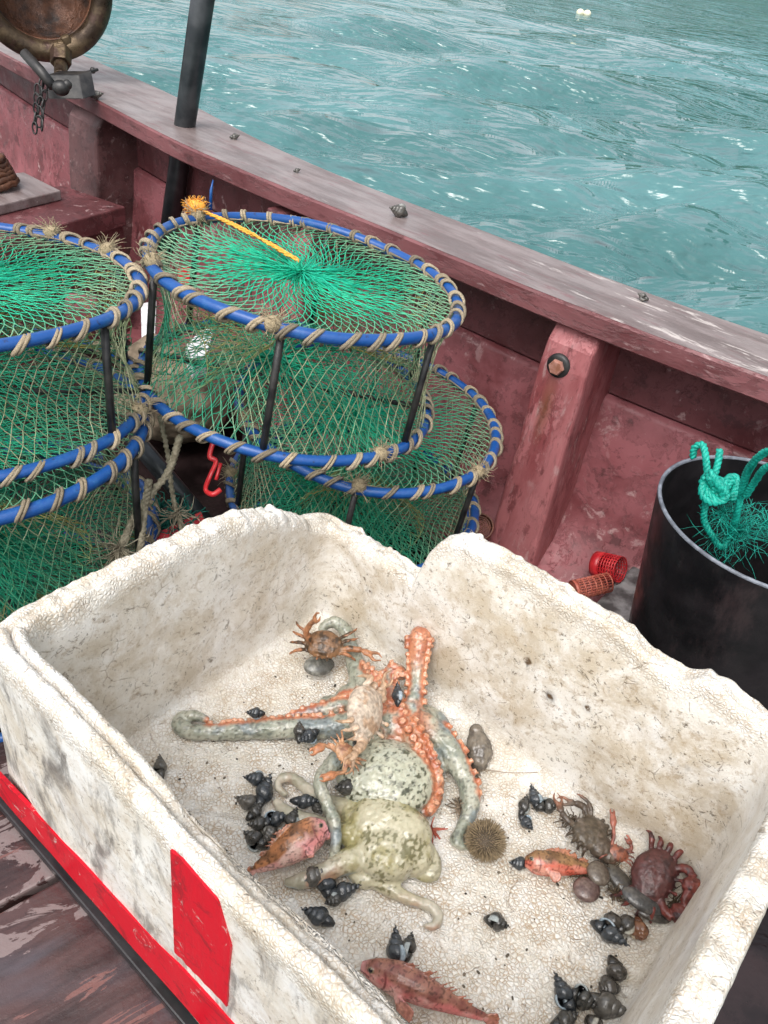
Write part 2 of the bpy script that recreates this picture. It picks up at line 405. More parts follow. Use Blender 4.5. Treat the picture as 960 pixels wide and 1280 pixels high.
def build_hills():
    mb = MB(); rows = []
    for j in range(14):
        row = []
        for i in range(90):
            a = RAD(-30+i*2.0); f = j/13
            r = 70+f*90; hgt = 62*ss(RAD(100), RAD(45), a)+6
            z = -3+hgt*ss(0, 1, f)*(1+.35*noise.noise(V((a*5, f*3, 2))))+1.2*noise.noise(V((a*40, f*12, 0)))*f
            row.append(mb.av((r*cos(a), r*sin(a), z)))
        rows.append(row)
    for j in range(13):
        for i in range(89): mb.af(rows[j][i], rows[j][i+1], rows[j+1][i+1], rows[j+1][i])
    o = mb.build('hills', M_hills); tag(o, kind='structure')
build_hills()
b0 = Zp(729, 19, WZ)
mb = MB()
for dx in (-.075, .075):
    mb.ell(b0+V((dx, 0, .035)), (.085, .075, .075), nu=16, nv=10)
mb.tube([b0+V((-.1, 0, .0)), b0+V((.1, 0, .0))], .02, 6)
tag(mb.build('buoy', M_buoy), 'small pale yellow twin float bobbing on the open water', 'buoy')

# ------------------------------------------------------------- boat
boat = empty('fishing_boat', (0, 0, -.27), 'old wooden fishing boat with peeling pink and maroon paint holding the whole catch', 'boat')
def bp(mb, name, mats, smooth=False):
    o = mb.build(name, mats, boat, smooth, loc=(0, 0, .27)); return o
GZ = .30; DZ = -.27
G = catmull([(-2.7, 4.0, 0), (-1.95, 3.25, 0), (-1.382, 2.66, 0), (-.958, 2.275, 0), (-.631, 1.97, 0), (-.385, 1.778, 0), (-.086, 1.569, 0), (.247, 1.333, 0), (.547, 1.153, 0), (.95, .95, 0), (1.5, .75, 0), (2.3, .55, 0)], 10)
GN = []
for i in range(len(G)):
    tt = (G[min(i+1, len(G)-1)]-G[max(i-1, 0)]).normalized(); GN.append(V((tt.y, -tt.x, 0)))  # inward
for i, n_ in enumerate(GN):
    if n_.dot(V((0, 0, 0))-G[i]) < 0: GN[i] = -n_
def gp(px, off, z):           # point at the gunwale station nearest to x=px, offset inward
    for i in range(len(G)-1):
        if G[i].x <= px <= G[i+1].x:
            f = (px-G[i].x)/(G[i+1].x-G[i].x); p = G[i].lerp(G[i+1], f); n_ = GN[i].lerp(GN[i+1], f).normalized(); return V((p.x, p.y, z))+n_*off
def gw(i): return .185+.06*ss(-.2, -1.0, G[i].x)
def sweep(mb, prof, closed=False, sub=1):
    rings = []
    for i, p in enumerate(G):
        rings.append([mb.av(V((p.x, p.y, z))+GN[i]*(o(i) if callable(o) else o)) for o, z in prof(i)])
    n = len(rings[0])
    for i in range(len(G)-1):
        for k in range(n if closed else n-1):
            k2 = (k+1) % n; mb.af(rings[i][k], rings[i+1][k], rings[i+1][k2], rings[i][k2])
    return rings
mb = MB()
def jit(i, s): return noise.noise(V((i*1.7, s, 0)))*.002
sweep(mb, lambda i: [(-.004+jit(i, 1), GZ), (-.03, GZ+.0015), (-.1, GZ+.001), (-gw(i)+.006, GZ), (-gw(i), GZ-.006), (-gw(i), GZ-.039), (-.02, GZ-.0425)])
bp(mb, 'gunwale', M_gun)
mb = MB()
sweep(mb, lambda i: [(-.0045+jit(i, 1), GZ-.0004), (.0+jit(i, 3), GZ-.005), (.0+jit(i, 2), GZ-.038), (-.004, GZ-.0415), (-.019, GZ-.042)])
bp(mb, 'gunwale_fascia', M_fascia)
W0 = -.13
mb = MB()
sweep(mb, lambda i: [(W0, .262), (W0, .115)])
bp(mb, 'upper_plank', M_hulld)
mb = MB()
sweep(mb, lambda i: [(W0, .112), (W0+.012, .108), (W0+.016, .10), (W0+.024, .0), (W0+.04, -.12), (W0+.075, -.2), (W0+.13, -.245), (W0+.2, -.262)])
bp(mb, 'lower_planking', M_hull, True)
mb = MB()
sweep(mb, lambda i: [(-gw(i)+.03, .247), (-gw(i)+.035, 0), (-gw(i)+.07, -.4), (-gw(i)+.2, -.9)])
bp(mb, 'outer_planking', M_hull, True)
mb = MB()
sweep(mb, lambda i: [(W0+.19, -.262), (W0+.3, DZ), (.8, DZ), (1.6, DZ-.002), (2.4, DZ)])
bp(mb, 'deck', M_deck)
def rib(px, wd, depth_top, depth_bot, ztop, name='rib', m=M_rib, lean=0., widen=0.):
    a = gp(px, 0, 0); b_ = gp(px+.02, 0, 0); tt = (b_-a).normalized(); i_ = V((tt.y, -tt.x, 0))
    if i_.dot(-a) < 0: i_ = -i_
    mb = MB(); lo = []; rows = []
    N = 14
    for k in range(N+1):
        f = k/N; z = ztop+(DZ-.005-ztop)*f; d = depth_top+(depth_bot-depth_top)*f**1.3
        if k == 0: d -= .035
        if k == 1: d -= .006
        sh = lean*f
        c0 = V((a.x, a.y, z))+tt*sh
        w3_ = widen*f; w2 = wd/2*(1+.06*noise.noise(V((px*9, f*4, 0))))
        rows.append([mb.av(c0+tt*(-w2)+i_*(W0-.02)), mb.av(c0+tt*(-w2)+i_*d), mb.av(c0+tt*(w2+w3_)+i_*d), mb.av(c0+tt*(w2+w3_)+i_*(W0-.02))])
    for k in range(N):
        for q in range(4): mb.af(rows[k][q], rows[k+1][q], rows[k+1][(q+1) % 4], rows[k][(q+1) % 4])
    mb.af(*rows[0]); mb.af(*rows[-1][::-1])
    o = bp(mb, name, m); bevel(o, .009, 3, 40); return o, tt, i_, a
rb, tt, inn, a0 = rib(.274, .088, .006, .03, .266, widen=.022)
bc = gp(.268, .003, .19)
Mb = Matrix((tt, V((0, 0, 1)), inn)).transposed()
t_ = M_rib.node_tree; b_s = [n for n in t_.nodes if n.type == 'BSDF_PRINCIPLED'][0]
old = b_s.inputs['Base Color'].links[0].from_socket
mp = t_.nodes.new('ShaderNodeMapping'); tc_ = t_.nodes.new('ShaderNodeTexCoord'); t_.links.new(tc_.outputs['Object'], mp.inputs[0])
c_ = bc-V((.004, .004, .085)); mp.inputs['Scale'].default_value = (60, 45, 11); mp.inputs['Location'].default_value = (-c_.x*60, -c_.y*45, -c_.z*11)
gr_ = t_.nodes.new('ShaderNodeTexGradient'); gr_.gradient_type = 'SPHERICAL'; t_.links.new(mp.outputs[0], gr_.inputs[0])
mx = t_.nodes.new('ShaderNodeMix'); mx.data_type = 'RGBA'; mx.inputs[7].default_value = (.17, .06, .03, 1); t_.links.new(old, mx.inputs[6])
mm = t_.nodes.new('ShaderNodeMath'); mm.operation = 'MULTIPLY'; mm.inputs[1].default_value = .9; mm.use_clamp = True; t_.links.new(gr_.outputs[1], mm.inputs[0]); t_.links.new(mm.outputs[0], mx.inputs[0]); t_.links.new(mx.outputs[2], b_s.inputs['Base Color'])
def on(c, M): return Matrix.Translation(c) @ M.to_4x4()
mb = MB(); mb.lathe([(.0, .0085), (.012, .0085), (.019, .0085), (.023, .004), (.023, 0)], 24, on(bc, Mb))
o = mb.build('washer', M_iron, rb, True)
mb = MB(); mb.lathe([(.0, .017), (.0125, .017), (.0145, .013), (.0145, .006)], 6, on(bc, Mb))
o = mb.build('bolt', simple('rusty_bolt', (.24, .09, .05), (.40, .20, .16), 60, .7, .001), rb, False)
rib(-.315, .1, -.03, .0, .225, m=M_rib)
mb = MB(); p_ = gp(-.33, -.02, .236); mb.box(p_, (.05, .05, .022), Matrix.Rotation(RAD(-37), 3, 'Z')); bevel(bp(mb, 'cleat_block', M_hulld), .004)
rib(-1.0, .17, -.01, .03, .257, m=hull_paint('rib_paint_dark', (.075, .03, .03), (.13, .06, .06), (.04, .018, .018), .2))
rib(1.05, .09, .0, .03, .248)
# thwart at the left, end beam and stacked board
mb = MB()
P = [Zp(157, 258, .10), Zp(-60, 318, .10), Zp(-160, 250, .10), Zp(80, 232, .10)]
mb.prism([p-V((0, 0, .05)) for p in P], P); bevel(bp(mb, 'thwart', M_hulld), .004)
mb = MB()
P2 = [Zp(150, 292, .03)+V((0, .03, 0)), Zp(-60, 350, .03)+V((0, .03, 0)), Zp(-160, 290, .03), Zp(100, 250, .03)]
mb.prism([p-V((0, 0, .29)) for p in P2], [p+V((0, 0, .018)) for p in P2]); bevel(bp(mb, 'bulkhead', M_hulld), .004)
mb = MB()
P = [Zp(76, 238, .125), Zp(-50, 268, .125), Zp(-90, 225, .125), Zp(30, 215, .125)]
mb.prism([p-V((0, 0, .024)) for p in P], P)
wb = bevel(mb.build('worn_board', M_gun, None, False), .003); tag(wb, 'short weathered board lying on the thwart beside the rusty coil', 'board')
# hatch platform below the box: long planks
BC = V((-.067, .802, 0)); YAW = RAD(35)
E2 = V((cos(YAW), -sin(YAW), 0)); E1 = V((-sin(YAW), -cos(YAW), 0))
def bx(u, v_, z): return BC+E2*u+E1*v_+V((0, 0, z))      # u along back-right wall, v along back-left wall
HT = -.056
d0 = (Zp(80, 1092, HT)-Zp(0, 1135, HT)).normalized(); dn_ = V((-d0.y, d0.x, 0))
if dn_.y < 0: dn_ = -dn_
s0 = Zp(0, 1135, HT)
wds = [-.62, -.42, -.215, -.004, .004, .18]
def plank(o0, o1, l0, l1, dz=0):
    mb = MB(); n = 14; top = []
    for k in range(n+1):
        f = k/n; q = s0+d0*(l0+(l1-l0)*f)
        a = q+dn_*(o0+.0035*noise.noise(V((f*7, o0*9, 0)))); b = q+dn_*(o1+.0035*noise.noise(V((f*7, o1*9, 5))))
        top.append([mb.av((a.x, a.y, HT-.03)), mb.av((a.x, a.y, HT+dz)), mb.av((b.x, b.y, HT+dz)), mb.av((b.x, b.y, HT-.03))])
    for k in range(n):
        for q in range(4): mb.af(top[k][q], top[k][(q+1) % 4], top[k+1][(q+1) % 4], top[k+1][q])
    mb.af(*top[0][::-1]); mb.af(*top[-1])
    return bevel(bp(mb, 'hatch_board', M_hatch), .003)
plank(.006, .2, -.5, .36, -.003); plank(-.205, -.004, -.5, .45); plank(-.42, -.214, -.5, .45, -.002)
mb = MB(); 
P = [bx(.03, .03, 0), bx(.52, .03, 0), bx(.52, .37, 0), bx(.03, .37, 0)]
mb.prism([V((p.x, p.y, DZ)) for p in P], [V((p.x, p.y, HT-.0325)) for p in P]); bp(mb, 'hatch_coaming', M_hulld)
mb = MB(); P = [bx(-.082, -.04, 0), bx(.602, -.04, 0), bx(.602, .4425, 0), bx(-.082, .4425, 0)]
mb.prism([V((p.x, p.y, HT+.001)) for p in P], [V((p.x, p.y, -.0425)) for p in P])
mt = mb.build('black_sheet', M_black, None, False); bevel(mt, .002); tag(mt, 'thin black sheet showing as a dark strip under the foam box', 'mat')  # black sheet slightly wider than the box base, a dark edge below it
# pole through the gunwale
pb = gp(-.705, -.098, GZ)
pt = pb+(depth(262, -60, 1.70)-pb)*1.5
pd = (pt-pb).normalized()
mb = MB(); mb.tube([pb-pd*.56, pb, pt], .026, 24)
po = mb.build('pole', M_pole); tag(po, 'dark metal pole standing up through the gunwale', 'pole')

# ------------------------------------------------------------- foam box
L2 = .5625; L1 = .401; WT = .034
def perim(n, ri):
    """rounded rectangle on the inner wall faces; returns list of (point, outward normal, side, s)"""
    segs = []; out = []
    A = [(ri, 0), (L2-ri, 0)]  # back-right wall u
    tot = [L2-2*ri, ri*pi/2, L1-2*ri, ri*pi/2]*2; T = sum(tot)
    for k in range(n):
        d = k/n*T; q = 0
        while d > tot[q]: d -= tot[q]; q += 1
        if q == 0: p = (ri+d, 0); nn = (0, -1)
        elif q == 1: a = d/ri; p = (L2-ri+ri*sin(a), ri-ri*cos(a)); nn = (sin(a), -cos(a))
        elif q == 2: p = (L2, ri+d); nn = (1, 0)
        elif q == 3: a = d/ri; p = (L2-ri+ri*cos(a), L1-ri+ri*sin(a)); nn = (cos(a), sin(a))
        elif q == 4: p = (L2-ri-d, L1); nn = (0, 1)
        elif q == 5: a = d/ri; p = (ri-ri*sin(a), L1-ri+ri*cos(a)); nn = (-sin(a), cos(a))
        elif q == 6: p = (0, L1-ri-d); nn = (-1, 0)
        else: a = d/ri; p = (ri-ri*cos(a), ri-ri*sin(a)); nn = (-cos(a), -sin(a))
        mm_ = 1+.8*(1/max(abs(nn[0]), abs(nn[1]))-1)
        out.append((p, (nn[0]*mm_, nn[1]*mm_)))
    return out
HB = [(-.05, .118+.035), (-.019, .154), (.011, .152), (.052, .158), (.105, .158), (.136, .152), (.141, .178), (.148, .205), (.158, .226), (.178, .243), (.215, .254), (.288, .254), (.375, .253), (.394, .250), (.425, .239), (.45, .242), (.47, .256), (.494, .255), (.532, .246), (.6, .25)]
HL = [(-.06, .150), (.0, .156), (.035, .180), (.084, .216), (.133, .234), (.190, .242), (.231, .246), (.45, .247)]
def interp(tab, x):
    if x <= tab[0][0]: return tab[0][1]
    for (a, b), (c_, d) in zip(tab, tab[1:]):
        if x <= c_: return b+(d-b)*(x-a)/(c_-a)
    return tab[-1][1]
def Hrim(u, v_):
    db, dl, dr, df = v_, u, L2-u, L1-v_          # distances to the four walls
    if db < .09 and dl < .09:
        w_ = ss(-.04, .04, dl-db); return interp(HL, v_)*(1-w_)+interp(HB, u)*w_
    m = min(db, dl, dr, df)
    if m == db: return interp(HB, u)
    if m == dl: return interp(HL, v_)
    if m == dr: return .247
    return .256+.006*sin(u*17)
def wallhit(px, py):
    d = ray(px, py); p0 = BC; k = (p0-CO).dot(E1)/d.dot(E1); return CO+d*k
STAIN = [(wallhit(657, 829), .009), (wallhit(733, 887), .006), (wallhit(686, 872), .006), (wallhit(622, 775), .005), (wallhit(860, 960), .004), (wallhit(700, 790), .004), (wallhit(460, 740), .004)]
def build_box():
    N = 860; ri = .026; per = perim(N, ri); mb = MB(); rows = []
    SP = []
    for off in (-.031, -.026, -.021, -.016, -.011, -.007, -.0035, -.001): SP.append(('cove', off))
    for k in range(1, 25): SP.append(('in', k/25))
    for k in range(15): SP.append(('rim', k/14))
    for k in range(1, 22): SP.append(('out', k/22))
    SP.append(('bot', 0)); SP.append(('bot', 1))
    for kind, f in SP:
        row = []
        for (p, nn) in per:
            u, v_ = p; H = Hrim(u, v_)
            w3 = BC+E2*u+E1*v_
            H += .0035*noise.noise(V((w3.x*28, w3.y*28, 1)))+.002*noise.noise(V((w3.x*90, w3.y*90, 3)))
            if .09 < u < .2 and nn[1] < 0 or v_ < .2 and nn[0] < -.3 or u < .2 and nn[1] < -.3: H += .0045*noise.noise(V((w3.x*50, w3.y*50, 7)))+.0035*noise.noise(V((w3.x*130, w3.y*130, 9)))
            far_l = (nn[1] > .7)
            bead, dirt, sm = 0, 0, 0
            if kind == 'cove':
                off = f; x = (f+.031)/.031; z = .031*(1-math.sqrt(max(0, 1-x*x)))*.8; bead = 1-.6*x; dirt = .35+.3*x
            elif kind == 'in':
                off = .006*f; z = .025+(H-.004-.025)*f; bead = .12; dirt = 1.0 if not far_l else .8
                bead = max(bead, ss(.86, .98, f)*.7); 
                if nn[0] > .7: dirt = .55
                if nn[0] < -.7: dirt = .8  # dirt lowered so this wall reads lighter where it gets little sun
                dirt *= 1-ss(.85, 1, f)*.5; q_ = w3.copy(); q_.z = z; sm = 1.9*max([math.exp(-(((q_-a).length/b)**2)) for a, b in STAIN]+[0])
            elif kind == 'rim':
                off = .006+(WT-.006)*f; e = (2*f-1); z = H-.005*(abs(e)**8)*1.5
                z += .0018*noise.noise(V((w3.x*60+nn[0]*off*60, w3.y*60, f*3)))+.0012*noise.noise(V((w3.x*170, w3.y*170, f*9)))
                bead = .7; dirt = .6
                if far_l:
                    g_ = math.exp(-((f-.42)/.07)**2); brk = ss(.20, .24, u)*(.7+.3*noise.noise(V((u*40, 0, 0))))
                    z -= .012*g_
                    if f < .42: z -= .022*brk*ss(.5, .38, f)
                elif u < .2 or v_ < .18:
                    z += .004*noise.noise(V((w3.x*45, w3.y*45, f*4))); 
                if nn[0] > .7: dirt = .75
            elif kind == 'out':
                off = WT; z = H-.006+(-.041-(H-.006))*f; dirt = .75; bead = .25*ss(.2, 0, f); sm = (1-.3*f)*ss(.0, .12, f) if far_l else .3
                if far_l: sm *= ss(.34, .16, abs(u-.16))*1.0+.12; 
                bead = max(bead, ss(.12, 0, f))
                if f > .93: sm = 1  # outer wall darker in a band along its bottom edge
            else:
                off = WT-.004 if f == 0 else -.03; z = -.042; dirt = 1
            xl = ({'rim': .002, 'out': .002+.042*f, 'bot': .044}.get(kind, 0))*ss(.3, 1., -nn[0])
            P = w3+(E2*nn[0]+E1*nn[1])*off-E2*xl; P.z = z
            nrm = (E2*nn[0]+E1*nn[1]).normalized()
            cell, _ = noise.voronoi(P*150)
            dd = min(cell[0], .8)
            amp = {'rim': .0, 'in': .0, 'out': .0, 'cove': .0, 'bot': 0}[kind]
            low = noise.noise(P*14)*.0028+noise.noise(P*40)*.0012
            if kind == 'in': P -= nrm*(amp*(1-dd)-low)
            elif kind == 'out': P += nrm*(amp*(1-dd)+low*.5)
            elif kind in ('rim', 'cove'): P.z += amp*(.6-dd)*1.4
            row.append(mb.av(P, (bead, dirt, sm)))
        rows.append(row)
    cen = bx(L2/2, L1/2, 0)
    first = rows[0]; fl = [first]; K = 60
    base = [V(mb.v[i]) for i in first]
    for k in range(1, K):
        s = 1-k/K; row = []
        for q in base:
            P = cen+(q-cen)*s; P.z = 0
            P.z = .0014*noise.noise(P*18)+.0005*noise.noise(P*160)
            edge = ss(.75, 1, s)
            row.append(mb.av(P, (1, .26+.2*edge+.2*noise.noise(P*9), 0)))
        fl.append(row)
    cc = mb.av(cen, (1, .3, 0))
    for A, B in zip(fl, fl[1:]):
        for i in range(N): mb.af(A[i], A[(i+1) % N], B[(i+1) % N], B[i])
    for i in range(N): mb.af(fl[-1][i], fl[-1][(i+1) % N], cc)
    for A, B in zip(rows, rows[1:]):
        for i in range(N): mb.af(A[(i+1) % N], A[i], B[i], B[(i+1) % N])
    last = rows[-1]; cb = mb.av(cen-V((0, 0, .042)))
    for i in range(N): mb.af(last[(i+1) % N], last[i], cb)
    return mb
foam = empty('foam_box', bx(L2/2, L1/2, -.042), 'large dirty white foam fish box with a broken rim and red tape, full of seafood', 'foam box')
def fp(mb, name, mats, smooth=True):
    o = mb.build(name, mats, foam, smooth); o.location = -foam.location; return o
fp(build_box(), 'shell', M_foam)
# red tape strips on the near left wall
def wall_patch(poly_uz, name):
    mb = MB(); nU = 30; O_ = L1+WT+.0019
    lo, hi = poly_uz
    r0 = []
    for k in range(nU+1):
        f = k/nU
        a = (lo[0][0]+(lo[1][0]-lo[0][0])*f, lo[0][1]+(lo[1][1]-lo[0][1])*f)
        b = (hi[0][0]+(hi[1][0]-hi[0][0])*f, interp(hi, hi[0][0]+(hi[-1][0]-hi[0][0])*f)) if len(hi) > 2 else (hi[0][0]+(hi[1][0]-hi[0][0])*f, hi[0][1]+(hi[1][1]-hi[0][1])*f)
        if len(hi) > 2: b = (hi[0][0]+(hi[-1][0]-hi[0][0])*f, b[1])
        w_ = .0008*noise.noise(V((f*9, 0, lo[0][0])))
        r0.append([mb.av(bx(a[0], O_-.004, a[1])), mb.av(bx(a[0], O_+w_, a[1])), mb.av(bx(b[0], O_+w_, b[1])), mb.av(bx(b[0], O_-.004, b[1]))])
    for k in range(nU):
        for q in range(3): mb.af(r0[k][q], r0[k+1][q], r0[k+1][q+1], r0[k][q+1])
    mb.af(*r0[0]); mb.af(*r0[-1][::-1])
    return fp(mb, name, M_tape, False)
wall_patch(([(-.068, -.038), (L2-.01, -.004)], [(-.062, .014), (L2-.01, .092)]), 'tape')
wall_patch(([(.244, .073), (.311, .082)], [(.248, .240), (.262, .243), (.30, .238), (.314, .190)]), 'tape')

# ------------------------------------------------------------- traps
def net(mb, f, nu, nv, rad, colf, cu=True, sag=.002, jitn=.002):
    kn = []
    for j in range(nv+1):
        row = []
        for i in range(nu):
            u = (i+.5*(j % 2))/nu; p = V(f(u, j/nv))
            if 0 < j < nv: p += V((random.gauss(0, 1), random.gauss(0, 1), random.gauss(0, 1)))*jitn
            row.append(p)
        kn.append(row)
    for j in range(nv):
        for i in range(nu):
            i2 = (i+1) % nu if j % 2 else (i-1) % nu
            for q in (i, i2):
                a, b = kn[j][i], kn[j+1][q]
                if (a-b).length > .2: continue
                m = (a+b)/2+V((random.gauss(0, .3), random.gauss(0, .3), -.6))*sag
                c = colf(m, i/nu, (j+.5)/nv)
                mb.tube([a, m, b], rad, 3, cap=False, col=c)
GRN = (.01, .45, .25); GR2 = (.05, .36, .20); OLV = (.20, .24, .12); BEI = (.38, .38, .25); DGN = (.01, .13, .08); BRN = (.16, .11, .06)
def make_trap(seed, label, warm):
    random.seed(seed); R = .24; H = .2
    root = empty('fish_trap', (0, 0, 0), label, 'fish trap', 'round net traps stacked beside the gunwale')
    for z in (H, 0):
        mb = MB(); pts = []
        for k in range(96):
            a = 2*pi*k/96; pts.append((R*cos(a)*(1+.009*sin(3*a+z*9)), R*sin(a)*(1+.009*cos(2*a)), z+.003*sin(2*a+seed)+.0015*sin(5*a)))
        mb.tube(pts, .0088, 12, closed=True)
        ring = mb.build('hoop', M_blue, root)
        mb = MB(); n = 37; path = []; cl = []; rr2 = []
        for k in range(n):       # one continuous twine: two tight turns, then along the inside of the hoop
            a = 2*pi*(k+random.uniform(-.33, .33))/n; slant = random.uniform(.45, .85); g = random.uniform(.6, 1.1)
            col = mixc((.46*g, .37*g, .25*g), (.30*g, .25*g, .18*g), random.random()); wr = random.uniform(.0021, .0031)
            for q in range(33):
                b = pi+4*pi*q/32; rr_ = .0104+.0009*random.random(); da = (slant*.0095*(sin(b)-cos(b))+(q/32-.5)*.0100)/R
                e_ = V((cos(a+da), sin(a+da), 0)); path.append(e_*(R+cos(b)*rr_)+V((0, 0, z+sin(b)*rr_))); cl.append(col); rr2.append(wr)
            a2 = a+2*pi/n*.45; path.append(V(((R-.0095)*cos(a2), (R-.0095)*sin(a2), z-.001))); cl.append(col); rr2.append(.0012)
        m_ = len(path); mb.tube(path, rr2, 5, colf=lambda q, f: cl[min(int(f*(m_-1)+.5), m_-1)])
        mb.build('lashing', M_lash, ring)
        for kk in range(3):       # frayed knots
            mb = MB(); a = random.uniform(0, 6.28); c = V((R*cos(a), R*sin(a), z+.006)); 
            mb.ell(c, (.013, .013, .012), nu=8, nv=6, col=(.4, .32, .2)); mb.hair(c, 70, .035, .0006, (0, 0, .5), 1, (.42, .34, .22)); mb.build('frayed_knot', M_lash, ring)
    for k in range(6):
        a = 2*pi*(k+.35)/6; mb = MB()
        d = R-.004
        mb.tube([(d*cos(a), d*sin(a), z) for z in (0.004, H*.5, H-.004)], .0055, 8, col=(.3, .3, .3))
        mb.build('post', M_iron, root)
    mb = MB()
    mb.tube([(-R, .02, .004), (R, -.02, .004)], .005, 8); mb.build('cross_bar', M_iron, root)
    # nets
    def ctop(p, u, v):
        t_ = .15+ss(.0, .6, v)+.25*fb(p, 9); g = random.uniform(.75, 1.2)
        c = mixc(mixc(BEI, GR2, .45+.3*fb(p, 20)), GRN, t_*1.2); return tuple(x*g*1.1 for x in c)
    def cside(p, u, v):
        t_ = .32+1.4*fb(p, 7)+(.5-v)*.3; g = random.uniform(.65, 1.15)
        c = mixc(mixc(BEI, OLV, .5+fb(p, 15)), mixc(DGN, GR2, .5), t_-warm); return tuple(x*g*1.35 for x in c)
    cx, cy = random.uniform(-.03, .03), random.uniform(-.01, .04)
    def ftop(u, v):
        a = 2*pi*u+.15*sin(2*pi*v*.8); r = (R-.004)*(1-v)**1.05+.006; k = v
        return (r*cos(a)+cx*k, r*sin(a)+cy*k, H-.003-.012*v+.006*sin(5*a)*v*(1-v)*2)
    mb = MB(); net(mb, ftop, 88, 15, .00095, ctop, sag=.0016, jitn=.0011)
    for k in range(150):         # gathered strands at the middle
        a = random.uniform(0, 6.28); l = random.uniform(.03, .12); cc_ = V((cx, cy, H-.012))
        e = V((l*cos(a), l*sin(a), .009*random.random())); g = random.uniform(.8, 1.3)
        mb.tube([cc_+V((random.gauss(0, .006), random.gauss(0, .006), random.gauss(0, .003))), cc_+e*.5+V((random.gauss(0, .004), random.gauss(0, .004), random.gauss(0, .003))), cc_+e], .0009, 3, col=(.0, .45*g, .27*g))
    mb.hair(V((cx, cy, H-.01)), 60, .03, .0007, (0, 0, .3), 1, (.01, .5, .3))
    mb.build('top_net', M_net, root)
    def fside(u, v):
        a = 2*pi*u+.1*v; r = R-.003-.024*sin(pi*v)*(1+.5*sin(a*6+1)); return (r*cos(a), r*sin(a), H*(1-v))
    mb = MB(); net(mb, fside, 84, 11, .00075, cside, sag=.0010, jitn=.0010); mb.build('side_net', M_net, root)
    def cbot(p, u, v): g = random.uniform(.7, 1.1); c = mixc(mixc(DGN, OLV, .4+fb(p, 12)), GRN, .25+.9*v+.4*fb(p, 8)); return tuple(x*g for x in c)
    def fbot(u, v):
        a = 2*pi*u-.2*v; r = (R-.006)*(1-v)**.9+.01; return (r*cos(a)-.03*v, r*sin(a)+.02*v, .004+.045*sin(pi*v*.8)+.006*sin(7*a)*v)
    mb = MB(); net(mb, fbot, 84, 13, .0009, cbot, sag=.003, jitn=.004)
    for k in range(90):
        a = random.uniform(0, 6.28); l = random.uniform(.06, .2); cc_ = V((-.03, .02, .04)); g = random.uniform(.6, 1.1)
        e = V((l*cos(a), l*sin(a), -.02+random.gauss(0, .006))); mb.tube([cc_, cc_+e*.5+V((random.gauss(0, .01), random.gauss(0, .01), random.gauss(0, .006))), cc_+e], .0009, 3, col=(.0, .34*g, .2*g))
    mb.build('bottom_net', M_net, root)
    def cfun(p, u, v): g = random.uniform(.6, 1.1); c = mixc((.42, .34, .10), (.08, .3, .16), .5+1.2*fb(p, 9)); return tuple(x*g for x in c)
    for sg in (0.6, 3.6):          # entry funnels from the side to the middle
        ax = V((cos(sg), sin(sg), 0)); ay = V((-sin(sg), cos(sg), 0))
        def ffun(u, v):
            a = 2*pi*u; wd = .13*(1-v)+.035*v; hd = .08*(1-v)+.018*v
            c0 = ax*(R*.95-(v*.17)); 
            q = c0+ay*(cos(a)*wd)+V((0, 0, H*.5+sin(a)*hd)); rr_ = math.hypot(q.x, q.y)
            if rr_ > R-.012: q.x *= (R-.012)/rr_; q.y *= (R-.012)/rr_
            return q
        mb = MB(); net(mb, ffun, 30, 7, .0008, cfun, sag=.002, jitn=.002); mb.build('entry_funnel', M_net, root)
    return root
def copy_tree(o, parent=None):
    c_ = o.copy(); C.objects.link(c_); c_.parent = parent
    for ch in list(o.children): copy_tree(ch, c_)
    return c_
def place_trap(o, top_c, n, r, h, rz):
    n = V((n[0], n[1], 1)).normalized(); q = V((0, 0, 1)).rotation_difference(n)
    o.rotation_mode = 'QUATERNION'; o.rotation_quaternion = q @ Matrix.Rotation(rz, 3, 'Z').to_quaternion()
    o.location = V(top_c)-n*h; o.scale = (r/.24, r/.24, h/.2)
T1 = make_trap(11, 'upper trap of the middle stack, green net top with an orange string across it', .0)
T3 = make_trap(23, 'upper trap of the left stack, cut off by the left edge, olive netting', .22)
T2 = copy_tree(T1); T4 = copy_tree(T3); T5 = copy_tree(T3); T6 = copy_tree(T1)
T2['label'] = 'lower trap of the middle stack, sticking out at the right under the orange-stringed trap'
T4['label'] = 'second trap of the left stack, dark green net wall behind the foam box rim'
T5['label'] = 'bottom trap under the middle stack, almost hidden by the foam box'
T6['label'] = 'bottom trap under the left stack, almost hidden in the dark corner'
place_trap(T1, (-.170, 1.175, .342), (.092, .044), .235, .19, RAD(10))
place_trap(T2, (-.052, 1.245, .082), (.08, -.03), .232, .19, RAD(70))
place_trap(T3, (-.608, .955, .344), (-.008, .063), .240, .165, RAD(25))
place_trap(T4, (-.60, .905, .160), (.0, .05), .246, .20, RAD(100))
place_trap(T5, (-.06, 1.255, -.115), (0, 0), .235, .15, RAD(40))
place_trap(T6, (-.60, .93, -.05), (0, 0), .24, .215, RAD(160))
